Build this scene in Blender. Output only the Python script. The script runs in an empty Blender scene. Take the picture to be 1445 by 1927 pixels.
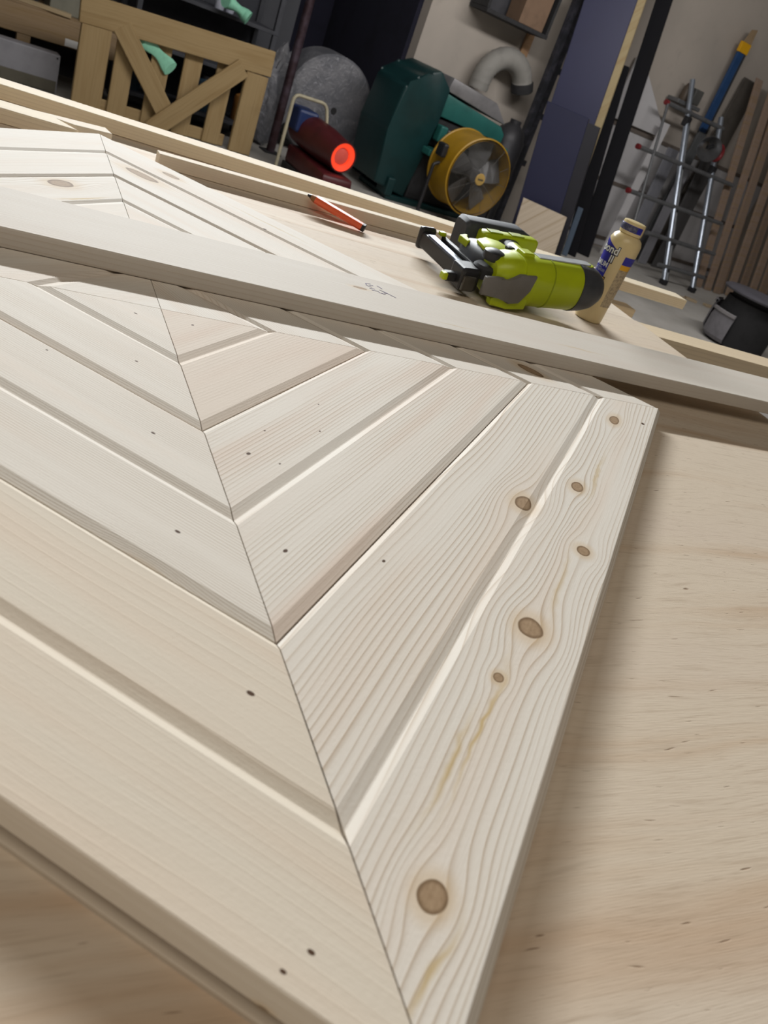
import bpy, bmesh, math, random
from mathutils import Vector, Matrix

# ------------------------------------------------------------------ camera, world, lights
scene = bpy.context.scene
COL = scene.collection
cam_d = bpy.data.cameras.new('camera')
cam = bpy.data.objects.new('camera', cam_d); COL.objects.link(cam)
CAM = Vector((-0.5690068649, -0.3621259499, 0.2589133794))
Rr = Vector((0.3726014814, -0.8622332331, 0.3431063796))
Dn = Vector((-0.3640655154, -0.4759082203, -0.8006045630))
Fw = Vector((0.8535950074, 0.1733932453, -0.4912334943))
m3 = Matrix((Rr, -Dn, -Fw)).transposed()
cam.matrix_world = Matrix.Translation(CAM) @ m3.to_4x4()
cam_d.sensor_width = 36.0
cam_d.lens = 1500.149 * 36.0 / 1927.0
cam_d.clip_start = 0.02; cam_d.clip_end = 60
cam_d.dof.use_dof = True
cam_d.dof.focus_distance = 0.78
cam_d.dof.aperture_fstop = 15.0
scene.camera = cam

scene.view_settings.view_transform = 'Standard'
scene.view_settings.look = 'None'
scene.view_settings.gamma = 1.0
scene.view_settings.use_curve_mapping = False
scene.view_settings.exposure = 0.0

world = bpy.data.worlds.new('world'); scene.world = world
world.use_nodes = True
bg = world.node_tree.nodes['Background']
bg.inputs['Color'].default_value = (1.0, 0.92, 0.84, 1)
bg.inputs['Strength'].default_value = 0.05

ANG = math.atan2(-0.61304, 0.79005)          # the room's walls run along this heading
AV = Vector((0.79005, -0.61304, 0)); NV = Vector((0.61304, 0.79005, 0))
BANG = math.radians(-47.0)                    # the bench runs along this heading
BV = Vector((math.cos(BANG), math.sin(BANG), 0)); MV = Vector((-math.sin(BANG), math.cos(BANG), 0))
ZF = -0.88                                    # workshop floor
ZT = -0.019                                   # bench top (panel lies on it, face at z = 0)

def area(name, loc, target, sx, sy, power, col=(1, 1, 1), spread=180):
    l = bpy.data.lights.new(name, 'AREA'); l.shape = 'RECTANGLE'; l.size = sx; l.size_y = sy
    l.energy = power; l.color = col; l.spread = math.radians(spread)
    o = bpy.data.objects.new(name, l); COL.objects.link(o)
    loc = Vector(loc); d = (loc - Vector(target)).normalized()
    x = (BV - d * BV.dot(d)).normalized(); y = d.cross(x)
    o.matrix_world = Matrix.Translation(loc) @ Matrix((x, y, d)).transposed().to_4x4()
    return o
# long shop tube hung over the far side of the bench, plus two added fills, one overhead and one over the machines
area('bench_tube_light', MV * 5.6 + BV * 0.5 + Vector((0, 0, 2.38)), (0.1, 0, 0), 4.8, 0.12, 110, (0.95, 0.985, 1.0), 70)
area('overhead_fill_light', MV * -1.3 + BV * -0.6 + Vector((0, 0, 2.2)), (0.0, 0, 0), 2.4, 1.2, 22, (1.0, 0.90, 0.76))  # broad warm fill added out of view to lift camera-side faces
area('machine_row_fill_light', AV * 3.2 + NV * 2.3 + Vector((0, 0, 2.2)), AV * 3.9 + NV * 5.4 + Vector((0, 0, -0.5)), 5.0, 0.3, 105, (1.0, 0.97, 0.94))  # unseen fill added to brighten the machines and back wall

# ------------------------------------------------------------------ helpers
def RP(a, n, z=0.0): return AV * a + NV * n + Vector((0, 0, z))
def BP(b, m, z=0.0): return BV * b + MV * m + Vector((0, 0, z))

def obj(name, bm, mat, parent=None, smooth=False):
    me = bpy.data.meshes.new(name)
    bmesh.ops.recalc_face_normals(bm, faces=bm.faces[:])
    bm.to_mesh(me); bm.free()
    o = bpy.data.objects.new(name, me); COL.objects.link(o)
    if mat: me.materials.append(mat)
    if parent: o.parent = parent
    if smooth:
        for p in me.polygons: p.use_smooth = True
        if smooth != True:
            try: me.set_sharp_from_angle(angle=math.radians(smooth))
            except Exception: pass
    return o
def tag(o, label, cat, group=None):
    o['label'] = label; o['category'] = cat
    if group: o['group'] = group
    return o
def struct(o, label=None):
    o['kind'] = 'structure'
    if label: o['label'] = label
    return o
def thing(name, label, cat, loc, rz=0.0, group=None):
    o = bpy.data.objects.new(name, None); COL.objects.link(o)
    o.empty_display_size = 0.05
    o.location = loc; o.rotation_euler = (0, 0, rz)
    return tag(o, label, cat, group)
def rthing(name, label, cat, a, n, group=None, z=ZF): return thing(name, label, cat, RP(a, n, z), ANG, group)

def add_box(bm, c, s, rot=None, bev=0.0, seg=2):
    mt = Matrix.Translation(Vector(c))
    if rot is not None: mt = mt @ rot.to_4x4()
    r = bmesh.ops.create_cube(bm, size=1.0, matrix=mt @ Matrix.Diagonal((s[0], s[1], s[2], 1)))
    if bev > 0:
        es = list({e for v in r['verts'] for e in v.link_edges})
        bmesh.ops.bevel(bm, geom=es, offset=bev, segments=seg, profile=0.5, affect='EDGES')
def box(name, c, s, mat, parent=None, rot=None, bev=0.0, seg=2, smooth=False):
    bm = bmesh.new(); add_box(bm, c, s, rot, bev, seg); return obj(name, bm, mat, parent, smooth)
def frame_to(d):
    d = Vector(d).normalized(); up = Vector((0, 0, 1)) if abs(d.z) < 0.95 else Vector((1, 0, 0))
    x = up.cross(d).normalized(); y = d.cross(x); return Matrix((x, y, d)).transposed()
def add_cyl(bm, a, b, r0, r1=None, seg=20, cap=True):
    a = Vector(a); b = Vector(b); r1 = r0 if r1 is None else r1
    F = frame_to(b - a); va, vb = [], []
    for i in range(seg):
        t = 2 * math.pi * i / seg; e = Vector((math.cos(t), math.sin(t), 0))
        va.append(bm.verts.new(a + F @ (e * r0))); vb.append(bm.verts.new(b + F @ (e * r1)))
    for i in range(seg):
        j = (i + 1) % seg; bm.faces.new((va[i], va[j], vb[j], vb[i]))
    if cap: bm.faces.new(va[::-1]); bm.faces.new(vb)
def cyl(name, a, b, r0, mat, parent=None, r1=None, seg=20, smooth=30):
    bm = bmesh.new(); add_cyl(bm, a, b, r0, r1, seg); return obj(name, bm, mat, parent, smooth)
def add_lathe(bm, prof, origin=(0, 0, 0), axis=(0, 0, 1), seg=32, cap=True, a0=0.0, a1=2 * math.pi):
    F = frame_to(axis); o = Vector(origin); full = abs(a1 - a0) > 6.28
    n = seg if full else seg + 1; rings = []
    for r, h in prof:
        rings.append([bm.verts.new(o + F @ Vector((r * math.cos(a0 + (a1 - a0) * i / seg), r * math.sin(a0 + (a1 - a0) * i / seg), h))) for i in range(n)])
    for k in range(len(rings) - 1):
        for i in range(seg):
            j = (i + 1) % n if full else i + 1
            bm.faces.new((rings[k][i], rings[k][j], rings[k + 1][j], rings[k + 1][i]))
    if cap and full:
        bm.faces.new(rings[0][::-1]); bm.faces.new(rings[-1])
def lathe(name, prof, mat, parent=None, origin=(0, 0, 0), axis=(0, 0, 1), seg=32, cap=True, smooth=35, a0=0.0, a1=2 * math.pi):
    bm = bmesh.new(); add_lathe(bm, prof, origin, axis, seg, cap, a0, a1); return obj(name, bm, mat, parent, smooth)
def add_tube(bm, pts, r, seg=10):
    pts = [Vector(p) for p in pts]; rings = []; prevx = None
    for i, p in enumerate(pts):
        d = (pts[min(i + 1, len(pts) - 1)] - pts[max(i - 1, 0)]).normalized()
        if prevx is None: x = frame_to(d).col[0]
        else: x = (prevx - d * prevx.dot(d)).normalized()
        y = d.cross(x); prevx = x; rr = r[i] if isinstance(r, (list, tuple)) else r
        rings.append([bm.verts.new(p + x * math.cos(2 * math.pi * k / seg) * rr + y * math.sin(2 * math.pi * k / seg) * rr) for k in range(seg)])
    for k in range(len(rings) - 1):
        for i in range(seg):
            j = (i + 1) % seg; bm.faces.new((rings[k][i], rings[k][j], rings[k + 1][j], rings[k + 1][i]))
    bm.faces.new(rings[0][::-1]); bm.faces.new(rings[-1])
def tube(name, pts, r, mat, parent=None, seg=10, smooth=40):
    bm = bmesh.new(); add_tube(bm, pts, r, seg); return obj(name, bm, mat, parent, smooth)
def arc(c, r, a0, a1, n, u, v):
    c = Vector(c); u = Vector(u); v = Vector(v)
    return [c + u * (r * math.cos(a0 + (a1 - a0) * i / n)) + v * (r * math.sin(a0 + (a1 - a0) * i / n)) for i in range(n + 1)]
def round_path(pts, r, n=6):
    pts = [Vector(p) for p in pts]; out = [pts[0]]
    for i in range(1, len(pts) - 1):
        p = pts[i]; a = (pts[i - 1] - p); b = (pts[i + 1] - p); rr = min(r, a.length * .45, b.length * .45)
        s = p + a.normalized() * rr; e = p + b.normalized() * rr
        for k in range(n + 1):
            t = k / n; out.append(s * (1 - t) ** 2 + p * 2 * t * (1 - t) + e * t * t)
    out.append(pts[-1]); return out
def add_prism(bm, poly, ex, origin=(0, 0, 0), u=(1, 0, 0), v=(0, 1, 0)):
    """polygon in the plane (u, v), extruded by the vector ex"""
    o = Vector(origin); u = Vector(u); v = Vector(v); ex = Vector(ex)
    a = [bm.verts.new(o + u * p[0] + v * p[1]) for p in poly]; b = [bm.verts.new(w.co + ex) for w in a]
    bm.faces.new(a); bm.faces.new(b[::-1]); n = len(a)
    for i in range(n): j = (i + 1) % n; bm.faces.new((a[i], b[i], b[j], a[j]))
def prism(name, poly, ex, mat, parent=None, origin=(0, 0, 0), u=(1, 0, 0), v=(0, 1, 0), bev=0.0, smooth=False, seg=2):
    bm = bmesh.new(); add_prism(bm, poly, ex, origin, u, v)
    if bev: bmesh.ops.bevel(bm, geom=bm.edges[:], offset=bev, segments=seg, profile=0.5, affect='EDGES', clamp_overlap=True)
    return obj(name, bm, mat, parent, smooth)
def loft(name, secs, mat, parent=None, smooth=35, cap=True):
    """secs: list of rings (lists of points, same count)"""
    bm = bmesh.new(); rings = [[bm.verts.new(Vector(p)) for p in s] for s in secs]; n = len(rings[0])
    for k in range(len(rings) - 1):
        for i in range(n): j = (i + 1) % n; bm.faces.new((rings[k][i], rings[k][j], rings[k + 1][j], rings[k + 1][i]))
    if cap: bm.faces.new(rings[0][::-1]); bm.faces.new(rings[-1])
    return obj(name, bm, mat, parent, smooth)
def sq(x, cy, cz, hy, hz, e=3.0, n=28, axis='x'):
    """superellipse ring in the plane x = const (local)"""
    out = []
    for i in range(n):
        t = 2 * math.pi * i / n; c, s = math.cos(t), math.sin(t)
        y = cy + hy * math.copysign(abs(c) ** (2 / e), c); z = cz + hz * math.copysign(abs(s) ** (2 / e), s)
        out.append((x, y, z) if axis == 'x' else (y, x, z))
    return out

# ------------------------------------------------------------------ materials
class NT:
    def __init__(s, name):
        s.m = bpy.data.materials.new(name); s.m.use_nodes = True; s.t = s.m.node_tree
        s.b = s.t.nodes['Principled BSDF']
    def n(s, kind): return s.t.nodes.new(kind)
    def put(s, sock, x):
        if isinstance(x, (int, float)): sock.default_value = x
        elif isinstance(x, (tuple, list)):
            sock.default_value = tuple(x) + ((1,) if len(x) == 3 and sock.type == 'RGBA' else ())
        else: s.t.links.new(x, sock)
    def mth(s, op, a, b=None, c=None, clamp=False):
        k = s.n('ShaderNodeMath'); k.operation = op; k.use_clamp = clamp
        s.put(k.inputs[0], a)
        if b is not None: s.put(k.inputs[1], b)
        if c is not None: s.put(k.inputs[2], c)
        return k.outputs[0]
    def add(s, a, b): return s.mth('ADD', a, b)
    def sub(s, a, b): return s.mth('SUBTRACT', a, b)
    def mul(s, a, b): return s.mth('MULTIPLY', a, b)
    def xyz(s, x, y, z=0.0):
        k = s.n('ShaderNodeCombineXYZ'); s.put(k.inputs[0], x); s.put(k.inputs[1], y); s.put(k.inputs[2], z); return k.outputs[0]
    def obj(s):
        k = s.n('ShaderNodeTexCoord'); sp = s.n('ShaderNodeSeparateXYZ'); s.t.links.new(k.outputs['Object'], sp.inputs[0])
        return sp.outputs[0], sp.outputs[1], sp.outputs[2], k.outputs['Object']
    def noise(s, vec, scale=1.0, det=2.0, rough=0.5, dist=0.0):
        k = s.n('ShaderNodeTexNoise'); s.put(k.inputs['Vector'], vec); k.inputs['Scale'].default_value = scale
        k.inputs['Detail'].default_value = det; k.inputs['Roughness'].default_value = rough; k.inputs['Distortion'].default_value = dist
        return k.outputs['Fac']
    def step(s, x, lo, hi):
        k = s.n('ShaderNodeMapRange'); k.interpolation_type = 'SMOOTHSTEP'; s.put(k.inputs['Value'], x)
        k.inputs['From Min'].default_value = lo; k.inputs['From Max'].default_value = hi
        return k.outputs['Result']
    def mix(s, f, a, b, mode='MIX'):
        k = s.n('ShaderNodeMix'); k.data_type = 'RGBA'; k.blend_type = mode
        s.put(k.inputs[0], f); s.put(k.inputs[6], a); s.put(k.inputs[7], b); return k.outputs[2]
    def bump(s, h, strength, dist=0.001):
        k = s.n('ShaderNodeBump'); s.put(k.inputs['Height'], h); k.inputs['Strength'].default_value = strength; k.inputs['Distance'].default_value = dist
        s.t.links.new(k.outputs[0], s.b.inputs['Normal'])
    def done(s, col, rough=0.5, metal=0.0, spec=0.5):
        s.put(s.b.inputs['Base Color'], col); s.put(s.b.inputs['Roughness'], rough)
        s.b.inputs['Metallic'].default_value = metal; s.b.inputs['Specular IOR Level'].default_value = spec
        return s.m

PINE = (0.765, 0.715, 0.645); PINE_L = (0.38, 0.26, 0.15)
def wood(name, base=PINE, late=PINE_L, ring=0.0045, con=0.55, warp=0.010, wu=2.2, wv=9.0, slope=0.0, knots=(), pits=(), seed=0.0,
         tint=(0.72, 0.55, 0.42), tintamt=0.35, rough=0.68, bow=0.0, u0=0.0, fine=0.5, streaks=(), spec=0.10, stain=None):
    """Sawn softwood: grain along local x, across local y. knots: (x, y, half length, half width)."""
    T = NT(name); u, v, w, P = T.obj()
    vv = T.add(v, T.mul(w, 0.85))                                # rings run on down the edges
    psi = vv
    core = halo = None
    wob = T.sub(T.noise(T.xyz(T.mul(u, 60), T.mul(vv, 60), seed + 5), 1.0, 1.0), 0.5)
    for (kx, ky, ka, kb) in knots:
        du = T.sub(u, kx); dv = T.sub(vv, ky)
        g = T.add(T.mth('POWER', T.mul(du, 1 / (ka * 3.2)), 2.0), T.mth('POWER', T.mul(dv, 1 / (kb * 2.4)), 2.0))
        psi = T.sub(psi, T.mul(T.mul(dv, 0.93), T.mth('EXPONENT', T.mul(g, -1.0))))
        q = T.mth('SQRT', T.add(T.mth('POWER', T.mul(du, 1 / ka), 2.0), T.mth('POWER', T.mul(dv, 1 / kb), 2.0)))
        q = T.add(q, T.mul(wob, 0.35))
        c = T.sub(1.0, T.step(q, 0.88, 1.02)); e = T.mul(T.step(q, 0.6, 0.95), c)
        h = T.sub(1.0, T.step(q, 0.9, 2.3))
        core = c if core is None else T.mth('MAXIMUM', core, c); halo = h if halo is None else T.mth('MAXIMUM', halo, h)
        try: edge = T.mth('MAXIMUM', edge, e)
        except NameError: edge = e
    wn = T.sub(T.noise(T.xyz(T.mul(u, wu), T.mul(psi, wv), seed), 1.0, 2.0, 0.45), 0.5)
    psi2 = T.add(psi, T.mul(wn, warp * 2))
    if slope: psi2 = T.add(psi2, T.mul(u, slope))
    if bow: psi2 = T.add(psi2, T.mul(T.mth('POWER', T.sub(u, u0), 2.0), bow))
    r = T.mul(psi2, 1 / ring)
    r = T.add(r, T.mul(T.sub(T.noise(T.xyz(T.mul(u, 1.2), T.mul(psi2, 55), seed + 3), 1.0, 1.0), 0.5), 2.2))
    fr = T.mth('FRACT', r)
    line = T.mth('POWER', fr, 5.0)
    line = T.mul(line, T.sub(1.0, T.step(fr, 0.93, 1.0)))
    vis = T.noise(T.xyz(T.mul(u, 3.0), T.mul(psi2, 40), seed + 9), 1.0, 2.0)
    line = T.mul(line, T.step(vis, 0.22, 0.62))
    fib = T.noise(T.xyz(T.mul(u, 26), T.mul(vv, 1500), seed + 1), 1.0, 2.0, 0.6)
    col = T.mix(T.mul(T.step(T.noise(T.xyz(T.mul(u, 2.5), T.mul(psi2, 26), seed + 20), 1.0, 2.0), 0.42, 0.78), tintamt), base, tint)
    col = T.mix(T.mul(line, con), col, late)
    col = T.mix(T.mul(T.step(fib, 0.35, 0.85), 0.16 * fine), col, tuple(x * 0.62 for x in late))
    for (sx, sy, sl, sw, amt) in streaks:                          # resin streaks (x, y, half length, half width)
        du = T.mth('POWER', T.mul(T.sub(u, sx), 1 / sl), 2.0); dv = T.mth('POWER', T.mul(T.sub(T.add(psi2, T.mul(wob, 0.006)), sy), 1 / sw), 2.0)
        col = T.mix(T.mul(T.mth('EXPONENT', T.mul(T.add(du, dv), -1.0)), amt), col, (0.52, 0.36, 0.13))
    if core is not None:
        col = T.mix(T.mul(halo, 0.42), col, (0.60, 0.42, 0.22))
        kc = T.mix(T.noise(T.xyz(T.mul(u, 220), T.mul(vv, 420), seed), 1.0, 2.0), (0.25, 0.16, 0.09), (0.46, 0.33, 0.21))
        col = T.mix(core, col, kc); col = T.mix(T.mul(edge, 0.75), col, (0.13, 0.075, 0.035))
    for (px, py, pr) in pits:                                      # nail holes and chips
        q = T.mth('SQRT', T.add(T.mth('POWER', T.mul(T.sub(u, px), 1 / (pr * 1.6)), 2.0), T.mth('POWER', T.mul(T.sub(v, py), 1 / pr), 2.0)))
        q = T.add(q, T.mul(wob, 0.8))
        col = T.mix(T.sub(1.0, T.step(q, 0.7, 1.1)), col, (0.09, 0.05, 0.03))
    if stain: col = T.mix(1.0, col, stain, 'MULTIPLY')
    hgt = T.add(T.mul(fib, 0.5), T.mul(line, 0.7))
    hgt = T.add(hgt, T.mul(T.noise(T.xyz(T.mul(u, 420), T.mul(vv, 380), seed), 1.0, 1.0), 0.5))
    T.bump(hgt, 0.35, 0.0004)
    return T.done(col, rough, 0.0, spec)

def plain(name, col, rough=0.5, metal=0.0, var=0.12, scale=9.0, dirt=None, spec=0.5, bump=0.0):
    T = NT(name); u, v, w, P = T.obj()
    nz = T.noise(P, scale, 3.0, 0.6)
    d = tuple(c * (1 - var * 2) for c in col) if dirt is None else dirt
    c = T.mix(T.step(nz, 0.40, 0.78), col, d)
    if bump: T.bump(T.noise(P, scale * 14, 2.0), bump, 0.002)
    return T.done(c, rough, metal, spec)

def plywood_mat(name, base, seed=0.0):
    T = NT(name); u, v, w, P = T.obj()
    wr = T.sub(T.noise(T.xyz(T.mul(u, 1.6), T.mul(v, 5.0), seed), 1.0, 3.0, 0.5), 0.5)
    s = T.add(v, T.mul(wr, 0.10))
    band = T.noise(T.xyz(T.mul(u, 0.9), T.mul(s, 20), seed + 2), 1.0, 3.0, 0.55)
    col = T.mix(T.step(band, 0.50, 0.80), base, (0.50, 0.335, 0.205))
    band2 = T.noise(T.xyz(T.mul(u, 1.3), T.mul(s, 9), seed + 7), 1.0, 2.0)
    col = T.mix(T.mul(T.step(band2, 0.45, 0.75), 0.30), col, (0.62, 0.51, 0.43))
    fib = T.noise(T.xyz(T.mul(u, 45), T.mul(v, 1300), seed + 1), 1.0, 2.0, 0.65)
    col = T.mix(T.mul(T.step(fib, 0.50, 0.85), 0.42), col, (0.34, 0.235, 0.15))
    fib2 = T.noise(T.xyz(T.mul(u, 16), T.mul(s, 330), seed + 11), 1.0, 3.0, 0.6)
    col = T.mix(T.mul(T.step(fib2, 0.48, 0.80), 0.40), col, (0.36, 0.26, 0.175))
    chk = T.noise(T.xyz(T.mul(u, 48), T.mul(s, 520), seed + 4), 1.0, 1.0)
    col = T.mix(T.mul(T.step(chk, 0.715, 0.78), 0.8), col, (0.20, 0.12, 0.07))
    T.bump(T.sub(T.mul(fib, 0.6), T.mul(T.step(chk, 0.70, 0.8), 1.2)), 0.45, 0.0005)
    return T.done(col, 0.68, 0.0, 0.12)

# ------------------------------------------------------------------ the room
def concrete():
    T = NT('floor_concrete'); u, v, w, P = T.obj()
    n1 = T.noise(P, 1.3, 5.0, 0.6); n2 = T.noise(P, 14.0, 4.0, 0.65)
    c = T.mix(T.step(n1, 0.35, 0.7), (0.48, 0.465, 0.44), (0.34, 0.325, 0.30))
    c = T.mix(T.mul(T.step(n2, 0.50, 0.75), 0.5), c, (0.42, 0.38, 0.32))
    T.bump(n2, 0.3, 0.004); return T.done(c, 0.75)
def plaster(name, c1, c2, c3):
    T = NT(name); u, v, w, P = T.obj()
    n1 = T.noise(P, 0.9, 4.0, 0.6); n2 = T.noise(P, 6.0, 5.0, 0.65)
    c = T.mix(T.step(n1, 0.38, 0.68), c1, c2); c = T.mix(T.mul(T.step(n2, 0.55, 0.8), 0.6), c, c3)
    T.bump(n2, 0.25, 0.01); return T.done(c, 0.9)
MAT_FLOOR = concrete()
MAT_WALL = plaster('wall_plaster', (0.47, 0.42, 0.37), (0.40, 0.36, 0.32), (0.33, 0.29, 0.26))
MAT_WAINSCOT = plaster('wall_white_board', (0.62, 0.61, 0.63), (0.54, 0.53, 0.54), (0.44, 0.42, 0.41))
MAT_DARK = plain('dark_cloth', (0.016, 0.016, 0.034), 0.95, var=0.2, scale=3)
MAT_TRIM = plain('brown_trim', (0.17, 0.14, 0.12), 0.7)

def room_box(name, a0, a1, n0, n1, z0, z1, mat):
    bm = bmesh.new(); add_box(bm, ((a1 - a0) / 2, (n1 - n0) / 2, (z1 - z0) / 2), (a1 - a0, n1 - n0, z1 - z0))
    o = obj(name, bm, mat); o.location = RP(a0, n0, z0); o.rotation_euler = (0, 0, ANG); return o
struct(room_box('floor', -5, 14, -4, 8.5, ZF - 0.05, ZF, MAT_FLOOR), 'grey worn concrete workshop floor')
WN = 5.72
struct(room_box('wall_back', 3.62, 14, WN, WN + 0.12, ZF, 2.6, MAT_WALL), 'beige grey plaster wall behind the machines')
struct(room_box('wall_back_corner', -5, 2.84, 6.35, 6.45, ZF, 2.6, plaster('wall_slate', (0.085, 0.088, 0.10), (0.06, 0.062, 0.075), (0.10, 0.10, 0.11))), 'dark slate wall behind the pallets and the gate')
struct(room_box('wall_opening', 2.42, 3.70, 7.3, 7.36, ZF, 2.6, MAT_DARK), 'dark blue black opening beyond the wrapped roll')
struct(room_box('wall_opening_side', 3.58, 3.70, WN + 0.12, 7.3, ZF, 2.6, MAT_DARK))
struct(room_box('wall_left', -5.1, -5.0, -4, 8.5, ZF, 2.6, MAT_WALL))
struct(room_box('wall_right', 14.0, 14.1, -4, 8.5, ZF, 2.6, MAT_WALL))
# white lower boarding with its brown cover strips on the right of the wall
for k, (z0, z1) in enumerate(((-0.86, -0.80), (-0.765, -0.265), (-0.23, 0.235))):
    struct(room_box('wall_boarding_%d' % (k + 1), 5.6, 8.6, WN - 0.012, WN, z0, z1, MAT_WAINSCOT))
for k, z in enumerate((-0.80, -0.265, 0.235)):
    struct(room_box('trim_%d' % (k + 1), 5.6, 8.6, WN - 0.02, WN, z, z + 0.035, MAT_TRIM))

# ------------------------------------------------------------------ the bench
MAT_PLY1 = plywood_mat('plywood_face', (0.66, 0.56, 0.445), 1.0)
MAT_PLY2 = plywood_mat('plywood_face_pale', (0.74, 0.64, 0.52), 8.0)
MAT_STUD = wood('bench_stud_wood', base=(0.70, 0.57, 0.40), ring=0.006, con=0.5, seed=31, warp=0.006)
def bench_part(name, b0, b1, m0, m1, z0, z1, mat, parent=None, bev=0.0015):
    bm = bmesh.new(); add_box(bm, (0, 0, 0), (b1 - b0, m1 - m0, z1 - z0), bev=bev, seg=1)
    o = obj(name, bm, mat); o.location = BP((b0 + b1) / 2, (m0 + m1) / 2, (z0 + z1) / 2); o.rotation_euler = (0, 0, BANG)
    if parent:
        o.parent = parent; o.matrix_parent_inverse = Matrix.Identity(4)
        o.location = Vector(((b0 + b1) / 2, (m0 + m1) / 2, (z0 + z1) / 2 - ZF)); o.rotation_euler = (0, 0, 0)
    return o
tag(bench_part('plywood_sheet', -1.50, 0.917, -1.25, 0.4810, ZT - 0.018, ZT, MAT_PLY1, bev=0.0008), 'large sheet of plywood under the mitred pine panel', 'plywood')
tag(bench_part('plywood_strip', -1.50, 0.911, 0.482, 0.80, ZT - 0.018, ZT - 0.0005, MAT_PLY2, bev=0.0008), 'plywood strip along the far edge of the bench', 'plywood')
wb = thing('workbench', 'timber bench frame whose pale rail shows beside the plywood edge', 'workbench', (0, 0, ZF), BANG)
bench_part('rail', 0.9185, 2.30, 0.4145, 0.4810, ZT - 0.062, ZT - 0.0008, MAT_STUD, wb)
bench_part('rail', -1.50, 0.9180, 0.4145, 0.4810, ZT - 0.062, ZT - 0.0185, MAT_STUD, wb)
bench_part('rail', -1.50, 0.80, -1.20, -1.14, ZT - 0.108, ZT - 0.0185, MAT_STUD, wb)
bench_part('rail', -1.50, 1.045, 0.640, 0.678, ZT - 0.108, ZT - 0.0185, MAT_STUD, wb)
for bb in (-1.30, -0.30, 0.70):
    bench_part('cross_rail', bb, bb + 0.038, -1.14, 0.4140, ZT - 0.108, ZT - 0.0185, MAT_STUD, wb)
for bb in (-1.40, 0.60):
    for mm in (-1.10, 0.52): bench_part('leg', bb, bb + 0.09, mm, mm + 0.09, 0.001 + ZF, ZT - 0.109, MAT_STUD, wb)
bench_part('leg', 2.15, 2.24, 0.40, 0.49, 0.001 + ZF, ZT - 0.063, MAT_STUD, wb)

# ------------------------------------------------------------------ the mitred panel
panel = thing('mitred_pine_square', 'square pale pine panel of mitred tongue and groove boards on the plywood', 'wood panel', (0, 0, ZT))
DR = [0.0, 0.0690, 0.1390, 0.2095, 0.2800, 0.3540, 0.4262]
CH, CO, CD, TK = 0.0072, 0.0042, 0.0018, 0.0190
def board_mesh(d0, dm, d1, ring, edge):
    """profile across the board (distance from the panel centre, height); ends run along the mitres"""
    g = 0.0006
    pr = []
    if ring == 0: pr += [(0.0005, -TK), (0.0005, 0.0)]
    else: pr += [(d0 + g, -TK), (d0 + g, -CD), (d0 + CO, 0.0)]
    pr += [(dm - CH, 0.0), (dm - 0.0004, -CD), (dm + 0.0004, -CD), (dm + CO + 0.0008, 0.0)]
    if ring < 2: pr += [(d1 - CH, 0.0), (d1 - g, -CD), (d1 - g, -TK)]
    elif edge == 'groove':
        pr += [(d1 - 0.0075, 0.0), (d1 - 0.0066, -0.0003), (d1 - 0.0040, -0.0028), (d1 - 0.0022, -0.0060), (d1 - 0.0026, -0.0066), (d1 - 0.0200, -0.0069), (d1 - 0.0200, -0.0155), (d1 - 0.0034, -0.0158), (d1 - 0.0030, -0.0163), (d1 - 0.0030, -TK)]
    else: pr += [(d1 - 0.0056, 0.0), (d1 - 0.0050, -0.0002), (d1 - 0.0002, -0.0052), (d1, -0.0062), (d1 - 0.0035, -0.0115), (d1 - 0.0035, -TK)]
    bm = bmesh.new(); L, R = [], []
    for d, z in pr:
        e = max(d - 0.0005, 0.0001)
        L.append(bm.verts.new((-e, -d, z + TK))); R.append(bm.verts.new((e, -d, z + TK)))
    n = len(pr)
    for i in range(n - 1): bm.faces.new((L[i], L[i + 1], R[i + 1], R[i]))
    bm.faces.new((L[0], R[0], R[-1], L[-1]))
    bm.faces.new(L[::-1]); bm.faces.new(R)
    bmesh.ops.triangulate(bm, faces=[f for f in bm.faces if len(f.verts) > 4])
    return bm
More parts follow.
